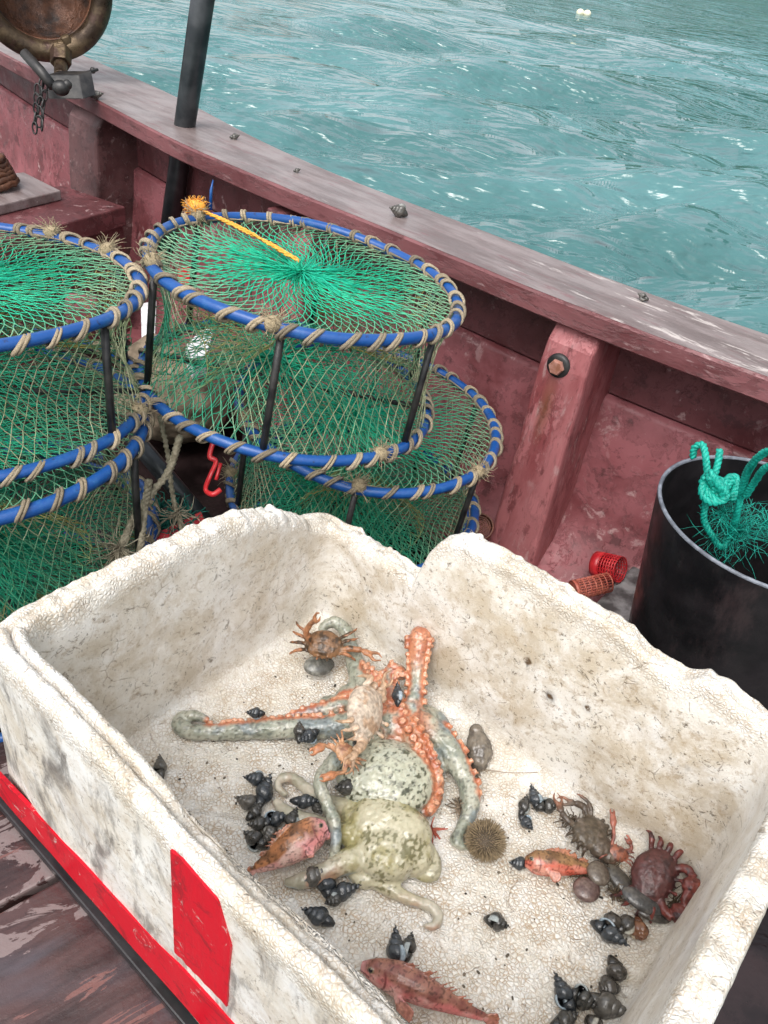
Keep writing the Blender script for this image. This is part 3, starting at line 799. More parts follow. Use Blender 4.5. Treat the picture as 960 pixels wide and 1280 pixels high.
# orange string on the upper trap
mb = MB(); 
top = lambda x, y, e=.0: Zp(x, y, .335+e)
A, B = Zp(250, 263, .368), Zp(374, 327, .342)
for k in range(3): mb.rope([A.lerp(B, q/24)+V((.0015*sin(q*.9+k*2), .002*sin(q*.5+k*2), .004*sin(pi*q/24)+k*.001)) for q in range(25)], .0030, .014, 2, 5)
mb.ell(A+V((-.005, 0, .006)), (.015, .012, .010), nu=10, nv=8); mb.hair(A+V((-.008, 0, .004)), 260, .026, .0007, (-.3, .1, .3), 1, curl=.9)
tag(mb.build('orange_string', M_orange), 'orange string with a frayed knot tied across the green net top', 'string')
mb = MB(); c = Zp(263, 262, .362); mb.tube([c, c+V((.0, .005, .03)), c+V((.002, .01, .045))], [.003, .0025, .0008], 6)
tag(mb.build('blue_cord_end', M_blue), 'pointed blue cord end sticking up beside the orange knot', 'cord')

# ------------------------------------------------------------- loose gear behind the box
def zr(pts, n=8): return catmull([Zp(*p) for p in pts], n)
mb = MB()
mb.rope(zr([(225, 545, .12), (210, 590, .07), (172, 640, .03), (150, 690, .0), (148, 730, -.03)]), .0068, .022)
mb.rope(zr([(186, 600, .07), (182, 630, .04), (176, 680, .0), (168, 720, -.03)]), .0062, .022)
mb.hair(Zp(150, 685, .01), 90, .06, .0009, (0, -.2, -.6), .8)
tag(mb.build('old_rope', M_rope), 'frayed grey old rope hanging between the two trap stacks', 'rope')
mb = MB(); mb.rope(zr([(200, 520, .12), (210, 570, .06), (216, 620, .0), (228, 665, -.05)]), .005, .018)
mb.hair(Zp(222, 640, -.02), 50, .05, .0008, (0, 0, -.5), .9)
tag(mb.build('thin_rope', M_rope), 'thinner pale rope dangling right of the thick frayed rope', 'rope')
mb = MB(); mb.tube([Zp(165, 545, -.02), Zp(262, 660, -.14)], .017, 16); tag(mb.build('dark_pipe', M_pole), 'dark grey pipe lying behind the ropes between the trap stacks', 'pipe')
mb = MB()
hk = zr([(268, 548, .11), (262, 570, .09), (270, 577, .085), (262, 596, .07), (257, 612, .05), (266, 618, .05), (276, 612, .055)], 5)
mb.tube(hk, .0042, 8, flat=.7); mb.tube(zr([(276, 579, .09), (270, 600, .07)], 3), .003, 6)
tag(mb.build('plastic_hook', M_red), 'red plastic hook hanging from the middle stack of traps', 'hook')
mb = MB(); P = [Zp(190, 668, -.06), Zp(252, 638, -.06), Zp(256, 650, -.06), Zp(196, 684, -.06)]
mb.prism([p-V((0, 0, .03)) for p in P], P); tag(bevel(mb.build('red_crate_edge', M_red, None, False), .003), 'red plastic crate edge peeking out behind the foam box rim', 'crate')
mb = MB(); 
for k in range(26):
    c = Zp(215+random.gauss(0, 14), 655+random.gauss(0, 7), -.09+random.random()*.03); mb.hair(c, 14, .05, .0013, (0, 0, 0), 1, curl=.8)
mb.ell(Zp(212, 662, -.12), (.06, .035, .03), nu=12, nv=8)
tag(mb.build('teal_net_heap', M_tealdk), 'dark teal heap of netting on the deck behind the ropes', 'net')
# burlap sack, white scrap behind the traps
mb = MB(); c = Zp(215, 500, -.16); mb.ell(c, (.13, .10, .10), nu=24, nv=14); mb.ell(c+V((.08, .12, .01)), (.1, .09, .09), nu=20, nv=12); mb.ell(c+V((-.06, .1, .03)), (.08, .07, .07), nu=20, nv=12)
tag(remeshed(mb, .006, 'burlap_sack', M_sack, lambda p, n: (1, 1, 1), smooth=2, disp=lambda p, n: .012*fb(p, 14)), 'lumpy brown sack lying on the deck between the trap stacks', 'sack')
def scrap(name, pts, z, th, m, label, cat):
    mb = MB(); P = [Zp(x, y, z)+V((0, 0, .01*random.random())) for x, y in pts]; mb.prism([p-V((0, 0, th)) for p in P], P)
    tag(bevel(mb.build(name, m, None, False), .003), label, cat)
scrap('foam_scrap', [(232, 432), (256, 408), (268, 412), (258, 445), (240, 450)], .0, .05, M_white, 'white foam scrap seen through the netting of the middle stack', 'foam scrap')
scrap('foam_slab', [(176, 380), (196, 380), (192, 470), (178, 470)], -.08, .05, M_white, 'pale foam slab standing behind the gap between the trap stacks', 'foam scrap')
mb = MB(); c = Zp(100, 372, .0)
P = [Zp(82, 365, .02), Zp(122, 368, .02), Zp(120, 386, .02), Zp(80, 384, .02)]; mb.prism([p-V((0, 0, .04)) for p in P], P)
tag(bevel(mb.build('red_tray', M_hull, None, False), .004), 'faded red tray showing dimly through the left trap net', 'tray')
mb = MB(); P = [Zp(222, 335, .02), Zp(240, 332, .02), Zp(242, 352, .02), Zp(224, 356, .02)]; mb.prism([p-V((0, 0, .05)) for p in P], P)
tag(bevel(mb.build('red_basket', M_red, None, False), .004), 'red basket on the deck seen through the middle stack net', 'basket')
# red perforated baskets by the hull
def perforated(name, a, b, r, m, label, solid=.35):
    a, b = V(a), V(b); ax = (b-a); L_ = ax.length; q = V((0, 0, 1)).rotation_difference(ax.normalized()).to_matrix().to_4x4(); Mx = Matrix.Translation(a) @ q
    mb = MB(); mb.lathe([(r, 0), (r, L_*solid), (r-.003, L_*solid), (r-.003, 0)], 32, Mx, True)
    nz = 6; nb = 22
    for j in range(nz+1):
        z = L_*solid+(L_-L_*solid)*j/nz; mb.lathe([(r, z-.0011), (r, z+.0011), (r-.0025, z+.0011), (r-.0025, z-.0011)], 32, Mx, True)
    for k in range(nb):
        an = 2*pi*k/nb; mb.tube([Mx @ V((r-.0012)*0+V(((r-.0012)*cos(an), (r-.0012)*sin(an), z))) if False else Mx @ V(((r-.0012)*cos(an), (r-.0012)*sin(an), z)) for z in (L_*solid, L_)], .0014, 4)
    mb.lathe([(r, 0), (.004, 0)], 32, Mx)
    o = mb.build(name, m); tag(o, label, 'bait basket'); return o
perforated('bait_basket', Zp(745, 705, -.17), Zp(775, 712, -.15), .026, M_red, 'bright red perforated bait basket lying against the pink hull side')
perforated('bait_basket', Zp(716, 738, -.16), Zp(760, 728, -.15), .019, M_brick, 'faded brick red perforated tube in front of the bright red bait basket', .1)
# round rusty strainer beside the rib
c = Zp(600, 658, -.16); ax = (CO-c).normalized(); ax = (ax+V((0, 0, .3))).normalized(); q = V((0, 0, 1)).rotation_difference(ax).to_matrix().to_4x4(); Mx = Matrix.Translation(c) @ q
mb = MB(); mb.lathe([(.026, -.05), (.028, 0), (.025, .002), (.024, -.004), (.024, -.05)], 32, Mx)
for r in (.004, .008, .012, .016, .020): mb.lathe([(r-.0012, 0), (r+.0012, 0), (r+.0012, -.002), (r-.0012, -.002)], 28, Mx, True)
for k in range(6): mb.tube([Mx @ V((.003*cos(k*pi/3), .003*sin(k*pi/3), -.001)), Mx @ V((.025*cos(k*pi/3), .025*sin(k*pi/3), -.001))], .0012, 4)
tag(mb.build('drain_strainer', simple('old_brown_plastic', (.10, .035, .02), (.17, .06, .035), 60, .5)), 'round rusty brown strainer at the foot of the pink rib', 'strainer')
scrap('grey_board', [(775, 722), (800, 700), (830, 730), (800, 800), (740, 760)], -.18, .02, M_grey, 'wet grey board lying between the red baskets and the black tub', 'board')

# ------------------------------------------------------------- black tub
RC = V((.53, .92, .2)); BR = V((.60, .965, DZ+.004)); tr = .159
tub = empty('black_tub', BR, 'round black plastic tub with green rope inside, leaning by the hull', 'tub')
def tubm(prof, seg=72):
    mb = MB(); rings = []
    for r, f in prof:
        c = BR.lerp(RC, f); rings.append([mb.av(c+V((r*cos(2*pi*k/seg), r*sin(2*pi*k/seg), 0))-BR) for k in range(seg)])
    for A, B in zip(rings, rings[1:]):
        for k in range(seg): mb.af(A[k], A[(k+1) % seg], B[(k+1) % seg], B[k])
    return mb, rings
mb, rg = tubm([(.142, 0), (.146, .03), (.150, .3), (.154, .6), (.159, .99)]); mb.af(*rg[0][::-1]); mb.build('outer_wall', M_black, tub)
mb, rg = tubm([(.1535, .99), (.148, .6), (.144, .3), (.14, .04)]); mb.af(*rg[-1]); mb.build('inner_wall', M_black, tub)
mb, rg = tubm([(.1590, .99), (.1588, .996), (.1560, .999), (.1538, .996), (.1535, .99)]); mb.build('rim', M_tubrim, tub)
mb = MB()
def tp(pts): return catmull([depth(x, y, d) for x, y, d in pts], 10)
DD = 1.13
for pts in ([(866, 572, 1.16), (868, 560, 1.15), (878, 556, 1.14), (882, 570, DD), (884, 590, DD), (886, 606, DD)],
            [(900, 562, DD), (897, 580, DD), (890, 604, DD)],
            [(882, 626, DD), (880, 650, 1.15), (890, 670, 1.16), (902, 684, 1.17), (912, 670, 1.16), (922, 640, 1.12), (930, 600, 1.08), (945, 575, 1.02), (985, 548, .95)],
            [(905, 686, 1.18), (918, 655, 1.15), (926, 620, 1.1), (938, 585, 1.05), (955, 566, 1.0), (990, 556, .95)],
            [(932, 620, 1.09), (945, 600, 1.05), (957, 585, 1.0), (990, 570, .95)],
            [(901, 620, DD), (908, 600, DD), (918, 596, DD), (921, 606, DD), (913, 622, DD)],
            [(903, 624, DD), (912, 604, DD), (919, 602, DD), (922, 615, DD), (914, 626, DD)]):
    mb.rope(tp(pts), .0052, .02, 3, 6)
for k in range(5):
    a = k*.5; mb.rope([depth(892, 613, DD-.01)+V((.017*cos(b+k)*(1-.06*k), .012*sin(b)*cos(a), .013*sin(b+.6*k)+.003*k)) for b in [q*2*pi/18+a for q in range(19)]], .006, .022, 3, 6)
mb.hair(depth(920, 665, 1.16), 150, .10, .0004, (0, 0, -.1), 1, curl=.9); mb.hair(depth(905, 640, 1.15), 70, .06, .0006, (0, 0, -.1), 1, curl=.8); mb.hair(depth(958, 655, 1.1), 40, .05, .0007, None, 1, curl=.8)
mb.ell(depth(896, 614, DD), (.013, .012, .012), nu=10, nv=8); mb.hair(depth(902, 618, DD-.01), 80, .02, .0005, None, 1)
tag(mb.build('teal_rope', M_teal), 'bright teal rope knotted and fraying inside the black tub', 'rope')

# ------------------------------------------------------------- lamp housing on the gunwale
LC = depth(50, -20, 2.05)
lamp = empty('work_lamp', depth(83, 118, 2.02), 'rusty brass lamp housing bracketed onto the gunwale', 'lamp')
def lp(mb, name, m, sm=True): o = mb.build(name, m, lamp, sm); o.location = -lamp.location; return o
fx = (CO-LC).normalized(); fx = (fx+V((.1, 0, -.12))).normalized(); q = V((0, 0, 1)).rotation_difference(fx).to_matrix().to_4x4(); Mx = Matrix.Translation(LC) @ q
mb = MB(); prof = [(.152+.027*cos(2*pi*k/14), .0+.027*sin(2*pi*k/14)) for k in range(14)]; mb.lathe(prof, 72, Mx, True); lp(mb, 'rim', M_brass)
mb = MB(); mb.lathe([(.15, .0), (.14, -.03), (.12, -.06), (.09, -.085), (.05, -.10), (.001, -.105)], 64, Mx); mb.lathe([(.16, -.01), (.155, -.05), (.12, -.10), (.06, -.13), (.001, -.135)], 64, Mx)
mb.lathe([(.128+.005*cos(2*pi*k/8), -.012+.006*sin(2*pi*k/8)) for k in range(8)], 64, Mx, True); lp(mb, 'bowl', M_rust)
mb = MB(); an = RAD(-38)
cc_ = Mx @ V((.143*cos(an), .143*sin(an), .012)); mb.box(cc_, (.05, .024, .022), (q @ Matrix.Rotation(an, 4, 'Z')).to_3x3()); bevel(lp(mb, 'clamp', M_brass, False), .005)
mb = MB(); a_, b_ = depth(76, 62, 2.13), depth(76, 80, 2.12); mb.tube([a_, b_], .028, 6); mb.tube([b_, depth(76, 96, 2.09)], .017, 14); bevel(lp(mb, 'swivel_nut', M_brass, False), .003)
mb = MB()
P = [depth(58, 93, 2.04), depth(98, 93, 2.04), depth(104, 124, 2.03), depth(60, 124, 2.03)]
bkn = V((.35, .75, .1))*.12; mb.prism([p for p in P], [p+bkn*.45 for p in P]); bevel(lp(mb, 'bracket', M_iron, False), .003)
mb = MB(); mb.tube([depth(30, 66, 1.98), depth(50, 88, 1.98), depth(66, 108, 1.98)], [.012, .013, .012], 12); mb.ell(depth(76, 110, 1.98), (.022, .018, .018), nu=14, nv=10); mb.ell(depth(84, 106, 1.98), .012, nu=10, nv=8); lp(mb, 'arm', M_iron)
mb = MB(); mb.tube([depth(100, 93, 2.06), depth(122, 87, 2.1)], .004, 8); mb.ell(depth(116, 88, 2.1), .008, nu=8, nv=6); lp(mb, 'pin', M_iron)
mb = MB()
for k in range(15):
    f = k/14; c = depth(52-4*f+5*sin(k*2.1), 104+56*f, 1.99+.0*f); a = random.uniform(0, pi); e1 = V((cos(a), sin(a)*.5, .2)).normalized(); e2 = V((.15*sin(a), .1, 1)).normalized()
    mb.tube([c+e1*.008*cos(2*pi*j/10)+e2*.014*sin(2*pi*j/10) for j in range(10)], .0022, 6, closed=True)
tag(mb.build('rusty_chain', M_iron), 'small dark chain dangling below the lamp bracket on the rib', 'chain')
mb = MB()
for k in range(6):
    c = Zp(-4, 226, .14)+V((-.02, 0, .010*k)); r = .062-.005*k
    mb.tube([c+V((r*cos(2*pi*j/24), r*sin(2*pi*j/24), .004*sin(j*1.7+k))) for j in range(24)], .0095, 7, closed=True)
tag(mb.build('rusty_coil', M_rust), 'rusty brown coiled rope heap on the board at the left edge', 'coil')

# ------------------------------------------------------------- octopuses
def chain(mb, pts, rs, n=6, sides=12):
    rs = [x*.84*(1+.09*sin(i_*2.3+pts[0][0])) for i_, x in enumerate(rs)]; P = catmull([Zp(*p) for p in pts], n); mb.tube(P, rs, sides); mb.ell(P[0], lerpl(rs, 2)[0], nu=10, nv=8); mb.ell(P[-1], lerpl(rs, 2)[-1], nu=10, nv=8); return P
SUCK = []
def suckers(mb, P, rs, side, every, size, rows=1, t0=0, t1=1, upv=.5, dv=None):
    rs = lerpl(rs, len(P)); L_ = 0; nxt = 0
    for i in range(1, len(P)-1):
        f = i/(len(P)-1); L_ += (P[i]-P[i-1]).length
        if f < t0 or f > t1 or L_ < nxt: continue
        nxt = L_+every; t_ = (P[i+1]-P[i-1]).normalized(); s_ = t_.cross(V((0, 0, 1))).normalized()
        for r_ in range(rows):
            sd_ = side if rows == 1 else (-1 if r_ else 1)*.45
            d = (s_*sd_+V((0, 0, 1))*upv).normalized()
            if dv: d = V(dv[r_ % len(dv)]); d = (d-t_*d.dot(t_)).normalized()
            c = P[i]+d*rs[i]*.98+t_*(r_*every*.5)
            sz = size*(rs[i]/max(rs)*.6+.4)
            q = V((0, 0, 1)).rotation_difference(d).to_matrix().to_4x4(); Mx = Matrix.Translation(c) @ q
            mb.lathe([(.0001, -.002), (sz, -.002), (sz*1.05, sz*.45), (sz*.8, sz*.7), (sz*.4, sz*.25), (.0001, sz*.1)], 12, Mx)
            SUCK.append(c)
mb = MB(); oA = []
def arm(pts, rs, suck=None):
    P = chain(mb, pts, rs); oA.append(P)
    if suck: suckers(mb, P, rs, **suck)
    return P
arm([(478, 905, .02), (440, 905, .02), (400, 909, .017), (340, 911, .013), (285, 914, .011), (245, 915, .010), (225, 908, .009), (226, 897, .010), (242, 895, .013), (258, 899, .014)], [.020, .019, .0165, .014, .012, .0115, .011, .0095, .008, .005], dict(side=1, every=.0068, size=.0036, t0=.06, t1=.5, upv=.75))
arm([(470, 880, .018), (425, 884, .016), (385, 891, .014), (345, 898, .012)], [.015, .013, .009, .004], dict(side=1, every=.0068, size=.0036, t0=.05, t1=.9, upv=.9))
arm([(475, 890, .022), (452, 855, .022), (440, 815, .026), (433, 790, .036), (418, 778, .04), (405, 784, .036), (403, 797, .03)], [.022, .017, .0115, .011, .010, .008, .006])
arm([(485, 905, .03), (474, 870, .035), (463, 845, .038), (452, 828, .036)], [.015, .0135, .0105, .005], dict(side=1, every=.0085, size=.0042, rows=2, upv=1.))
arm([(500, 905, .03), (492, 878, .04), (486, 850, .045), (492, 836, .052), (502, 842, .05)], [.017, .014, .0115, .011, .010], dict(side=1, every=.008, size=.0042, rows=2, dv=[(-1, -.3, .2), (.6, -.8, .3)]))
arm([(512, 905, .03), (519, 868, .045), (522, 838, .062), (524, 812, .078), (526, 798, .088)], [.017, .0135, .0130, .0165, .0185], dict(side=-1, every=.0080, size=.0040, t0=.15, rows=2, dv=[(-1, -.25, 0), (.7, -.8, 0)]))
arm([(505, 905, .033), (524, 935, .034), (538, 965, .028), (543, 992, .02), (536, 1012, .014), (524, 1018, .01)], [.019, .0175, .0155, .0125, .009, .006], dict(side=1, every=.0082, size=.0047, rows=2, upv=1., t0=.0, t1=.92))
arm([(520, 898, .028), (548, 922, .024), (568, 948, .02), (580, 972, .016), (588, 995, .013), (586, 1018, .011), (575, 1038, .008), (570, 1050, .007), (580, 1058, .006), (592, 1054, .006)], [.020, .019, .0175, .0155, .013, .011, .0085, .007, .006, .004], dict(side=-1, every=.0095, size=.0042, t0=.1, t1=.48, upv=.5))
arm([(470, 918, .035), (440, 935, .045), (415, 955, .05), (401, 978, .05), (408, 1003, .045), (418, 1028, .038), (420, 1050, .03), (417, 1070, .022)], [.0125, .012, .0115, .010, .0085, .008, .0075, .006])
mb.ell(Zp(498, 905, .025), (.042, .034, .024), nu=24, nv=14)
mb.ell(Zp(450, 878, .014), (.034, .028, .014), nu=20, nv=12); mb.ell(Zp(425, 885, .010), (.03, .018, .009), nu=20, nv=12); mb.ell(Zp(455, 855, .018), (.02, .026, .014), nu=20, nv=12)
mb.ell(Zp(530, 905, .018), (.032, .026, .018), nu=20, nv=12)
mb.ell(Zp(520, 935, .012), (.05, .04, .016), nu=20, nv=12)
MA = Zp(483, 972, .028); mb.ell(MA, (.057, .047, .031), nu=32, nv=20); mb.ell(Zp(455, 960, .02), (.035, .03, .02), nu=20, nv=12)
import bisect
SK = np.array([tuple(s) for s in SUCK])
ORC = Zp(503, 905, .03)
def colA(p, n):
    d = np.sqrt(((SK-np.array(p))**2).sum(1).min())
    nz = fb(p, 45); base = mixc((.27, .29, .23), (.42, .42, .34), .5+nz*1.6); base = mixc(base, (.22, .255, .255), ss(.1, .4, fb(p+V((3, 0, 0)), 22)))
    dm = (p-MA).length
    if dm < .066 and (p-ORC).length > .03:
        base = mixc(base, (.50, .50, .38), .75*ss(.068, .05, dm)); s_ = noise.noise(p*190)+.5*noise.noise(p*420); base = mixc(base, (.08, .085, .05), ss(.32, .5, s_+.25*noise.noise(p*30)))
    else:
        s_ = noise.noise(p*260); base = mixc(base, (.14, .14, .1), ss(.35, .6, s_)*.7)
    og = mixc((.40, .115, .05), (.56, .22, .11), .5+fb(p, 60)*1.5)
    w_ = ss(.012, .0055, d)*(.55+.45*ss(-.3, .3, n.z)); w_ = max(w_, ss(.05, .02, (p-ORC).length)*ss(-.2, .3, fb(p, 40)+.2)*.9)
    tip = (p-Zp(525, 800, .083)).length; w_ = max(w_, ss(.055, .02, tip)*.9)
    c = mixc(base, og, w_)
    if d < .0040: c = mixc(c, (.70, .42, .27), .6*ss(.01, .0, abs(w_-1)) if w_ < 1 else .6)
    c = mixc(c, tuple(x*.55 for x in c), ss(.15, .5, noise.noise(p*330)+.6*fb(p, 120)))
    return c
octA = remeshed(mb, .0015, 'octopus', M_flesh, colA, smooth=2, fac=.4, disp=lambda p, n: .0016*fb(p, 55, 4)+.0009*fb(p, 200, 2))
tag(octA, 'pale grey octopus with orange suckered arms and a speckled round mantle', 'octopus')
mb = MB()
def arm(pts, rs):
    return chain(mb, pts, rs)
for x, y, z, r in ((450, 1018, .018, .026), (478, 1030, .028, .036), (500, 1042, .03, .034), (485, 1062, .026, .036), (510, 1066, .02, .028), (462, 1045, .02, .03), (490, 1082, .016, .022)):
    mb.ell(Zp(x, y, z*.85), (r, r*.95, r*.66), nu=20, nv=14)
arm([(450, 1015, .018), (425, 1008, .016), (400, 1000, .014), (382, 985, .012), (366, 973, .010), (352, 973, .009), (348, 984, .009), (356, 992, .009)], [.018, .013, .010, .0085, .0075, .0065, .0055, .004])
arm([(455, 1045, .02), (425, 1040, .018), (390, 1030, .014), (362, 1018, .012), (346, 1004, .011)], [.018, .014, .012, .010, .007])
arm([(460, 1070, .02), (430, 1078, .02), (405, 1090, .016), (380, 1100, .014), (360, 1103, .010)], [.018, .014, .012, .010, .006])
arm([(455, 1082, .012), (468, 1100, .010), (490, 1113, .009), (515, 1124, .008), (538, 1133, .007), (548, 1145, .006), (543, 1157, .006), (533, 1158, .006)], [.010, .0095, .0088, .0078, .007, .0062, .0055, .004])
arm([(510, 1045, .014), (530, 1058, .012), (541, 1075, .011), (540, 1092, .010), (526, 1096, .009)], [.014, .012, .011, .0095, .006])
arm([(500, 1030, .02), (520, 1032, .016), (532, 1045, .012)], [.016, .012, .008])
arm([(470, 1095, .012), (455, 1100, .01), (440, 1090, .01)], [.012, .01, .008])
MBc = Zp(485, 1050, .03)
def colB(p, n):
    dm = (p-MBc).length; nz = fb(p, 50)
    ol = mixc((.48, .445, .31), (.32, .285, .13), ss(-.1, .35, fb(p, 30, 6))); ol = mixc(ol, (.13, .12, .045), .85*ss(.18, .5, noise.noise(p*300)+.8*fb(p, 45, 4)))
    gr = mixc((.33, .31, .23), (.48, .44, .35), .5+nz*1.5); gr = mixc(gr, (.38, .22, .15), ss(.0, .4, fb(p+V((1, 2, 3)), 25)))
    c = mixc(gr, ol, ss(.078, .045, dm)); c = mixc(c, (.38, .45, .46), ss(.15, .35, fb(p+V((5, 0, 0)), 30))*ss(.3, -.2, n.z)*.8)
    return c
tag(remeshed(mb, .0015, 'octopus', M_flesh, colB, smooth=3, disp=lambda p, n: .0030*fb(p, 32, 3)*ss(.085, .04, (p-MBc).length)+.0008*fb(p, 220, 2)), 'olive yellow mottled octopus slumped below the orange suckered one', 'octopus')

# ------------------------------------------------------------- fish
def fish(name, spine, wid, hgt, rollv, colf, label, mouth=0, fins=True, tail=True):
    """spine: points from snout to tail base"""
    mb = MB(); P = catmull(spine, 6); n = len(P); W = lerpl(wid, n); Hh = lerpl(hgt, n); rings = []
    for i, p in enumerate(P):
        t_ = (P[min(i+1, n-1)]-P[max(i-1, 0)]).normalized(); d_ = V(rollv); d_ = (d_-t_*d_.dot(t_)).normalized(); s_ = t_.cross(d_)
        rings.append([mb.av(p+d_*Hh[i]*cos(2*pi*k/16)*(1.12 if cos(2*pi*k/16) > 0 else 1)+s_*W[i]*sin(2*pi*k/16)) for k in range(16)])
    for A, B in zip(rings, rings[1:]):
        for k in range(16): mb.af(A[k], A[(k+1) % 16], B[(k+1) % 16], B[k])
    mb.af(*rings[0][::-1]); mb.af(*rings[-1])
    def fr(f):
        i = min(int(f*(n-1)), n-2); t_ = (P[i+1]-P[i]).normalized(); d_ = V(rollv); d_ = (d_-t_*d_.dot(t_)).normalized(); return P[i], t_, d_, t_.cross(d_), W[i], Hh[i]
    def fan(base, dir0, dir1, L_, k=7, th=.0011):
        for q in range(k):
            f = q/(k-1); d = (dir0*(1-f)+dir1*f).normalized(); mb.tube([base, base+d*L_*(.8+.2*sin(pi*f))], [th*1.5, th], 5, flat=.8)
        d0_, d1_ = dir0.normalized(), dir1.normalized(); up_ = d0_.cross(d1_).normalized()*.0008
        a = [base, base+d0_*L_*.85]+[base+(dir0*(1-f)+dir1*f).normalized()*L_*.92 for f in (.25, .5, .75)]+[base+d1_*L_*.85]
        mb.prism([p-up_ for p in a], [p+up_ for p in a])
    Lf = sum((P[i+1]-P[i]).length for i in range(n-1))
    if tail:
        p, t_, d_, s_, w_, h_ = fr(.999); fan(p, t_+d_*.55, t_-d_*.55, Lf*.16)
    if fins:
        for k in range(12):
            f = .3+k*.045; p, t_, d_, s_, w_, h_ = fr(f); mb.tube([p+d_*h_*.9, p+d_*(h_*1.05+Lf*.085*sin(pi*(k+2)/14)*random.uniform(.7, 1.1))+t_*.010], [.0015, .0007], 5)
        p, t_, d_, s_, w_, h_ = fr(.36)
        fan(p+s_*w_*.8-d_*h_*.3, t_+s_*.5-d_*.1, t_*.6+s_*.5-d_*.9, Lf*.24); fan(p-s_*w_*.8-d_*h_*.3, t_-s_*.5-d_*.1, t_*.6-s_*.5-d_*.9, Lf*.2)
    if mouth:
        p, t_, d_, s_, w_, h_ = fr(.06); 
        mb.tube([p-d_*h_*.6+t_*.012, p-d_*(h_+mouth)*.9-t_*.012], [h_*.55, h_*.35], 10); mb.ell(p-d_*(h_+mouth)*.9-t_*.012, (.004, .004, .003), nu=8, nv=6)
    p, t_, d_, s_, w_, h_ = fr(.16); eyes = []
    for sg in (1, -1):
        e = p+s_*w_*.78*sg+d_*h_*.5; mb.ell(e, .0034 if Lf > .1 else .0026, nu=12, nv=8); eyes.append(e+s_*sg*.003)
    pr = (P, W, Hh, V(rollv))
    def cf(q, nn):
        best = min(range(n), key=lambda i: (P[i]-q).length_squared)
        t_ = (P[min(best+1, n-1)]-P[max(best-1, 0)]).normalized(); f = best/(n-1)+(q-P[best]).dot(t_)/Lf; d_ = V(rollv); d_ = (d_-t_*d_.dot(t_)).normalized(); v_ = (q-P[best]).dot(d_)/max(Hh[best], .001)
        for e in eyes:
            de_ = (q-e).length
            if de_ < .0020: return (.01, .01, .012)
            if de_ < .0030: return (.22, .17, .10)
        c_ = colf(q, f, v_); w_ = (q-P[best]).length/max(W[best], .001)
        c_ = mixc(c_, tuple(x*.35 for x in c_), .8*ss(.22, .42, noise.noise(q*420)+.6*fb(q, 150, 3)))
        g_ = abs(f-.27-.05*v_*v_*-1); c_ = mixc(c_, (.16, .03, .03), .85*ss(.014, .004, g_)*ss(.9, .5, abs(v_)))
        if f < .13: c_ = mixc(c_, (.08, .015, .015), .85*ss(.16, .05, abs(v_+.25)))
        if w_ > 1.35 or abs(v_) > 1.35: c_ = mixc(c_, mixc((.55, .22, .14), (.20, .07, .04), .5+noise.noise(q*500)), .7)
        return c_
    return tag(remeshed(mb, .0011, name, M_fish, cf, smooth=1, fac=.4), label, 'fish')
def c1(q, f, v):
    pink = mixc((.62, .24, .23), (.62, .42, .36), .5+fb(q, 60)); dk = mixc((.16, .07, .03), (.42, .17, .07), .5+1.5*fb(q, 90))
    c = mixc(pink, dk, ss(-.05, .35, v+.5*fb(q, 50))*ss(.12, .3, f)); return mixc(c, (.78, .36, .38), ss(.16, .0, f)*.8)
fish('red_scorpionfish', [Zp(408, 1034, .035), Zp(392, 1042, .034), Zp(368, 1058, .03), Zp(343, 1074, .024), Zp(320, 1086, .018)], [.006, .013, .017, .014, .008, .005], [.007, .015, .018, .0145, .009, .005], (-.65, .45, .55), c1, 'pink and brown spiny fish with an open mouth beside the snail heap', mouth=.004)
def c2(q, f, v):
    red = mixc((.52, .11, .07), (.58, .27, .20), .5+1.4*fb(q, 70)); dk = mixc((.14, .07, .03), (.30, .16, .07), .5+fb(q, 90)); return mixc(red, dk, ss(.1, .45, v+.3*fb(q, 60)))
fish('small_red_fish', [Zp(656, 1077, .016), Zp(672, 1079, .018), Zp(695, 1081, .018), Zp(720, 1084, .016), Zp(745, 1087, .013)], [.004, .0095, .0105, .009, .0055, .004], [.005, .0115, .0125, .0105, .007, .004], (.1, .8, .6), c2, 'small orange red fish lying with its tail under the brown crab')
def c3(q, f, v):
    red = mixc((.58, .17, .16), (.66, .36, .32), .5+1.4*fb(q, 60)); dk = mixc((.20, .06, .05), (.36, .16, .11), .5+fb(q, 90)); c = mixc(red, dk, ss(.0, .5, v+.5*fb(q, 50))); return mixc(c, (.62, .30, .29), ss(.12, 0, f))
fish('long_red_fish', [Zp(452, 1208, .02), Zp(475, 1216, .024), Zp(510, 1230, .026), Zp(548, 1248, .022), Zp(580, 1262, .016), Zp(604, 1271, .012)], [.004, .0105, .0145, .013, .0085, .005, .0036], [.0045, .011, .0148, .013, .0085, .0055, .004], (.25, .5, .85), c3, 'long dull pinkish red fish lying alone at the front wall of the box')

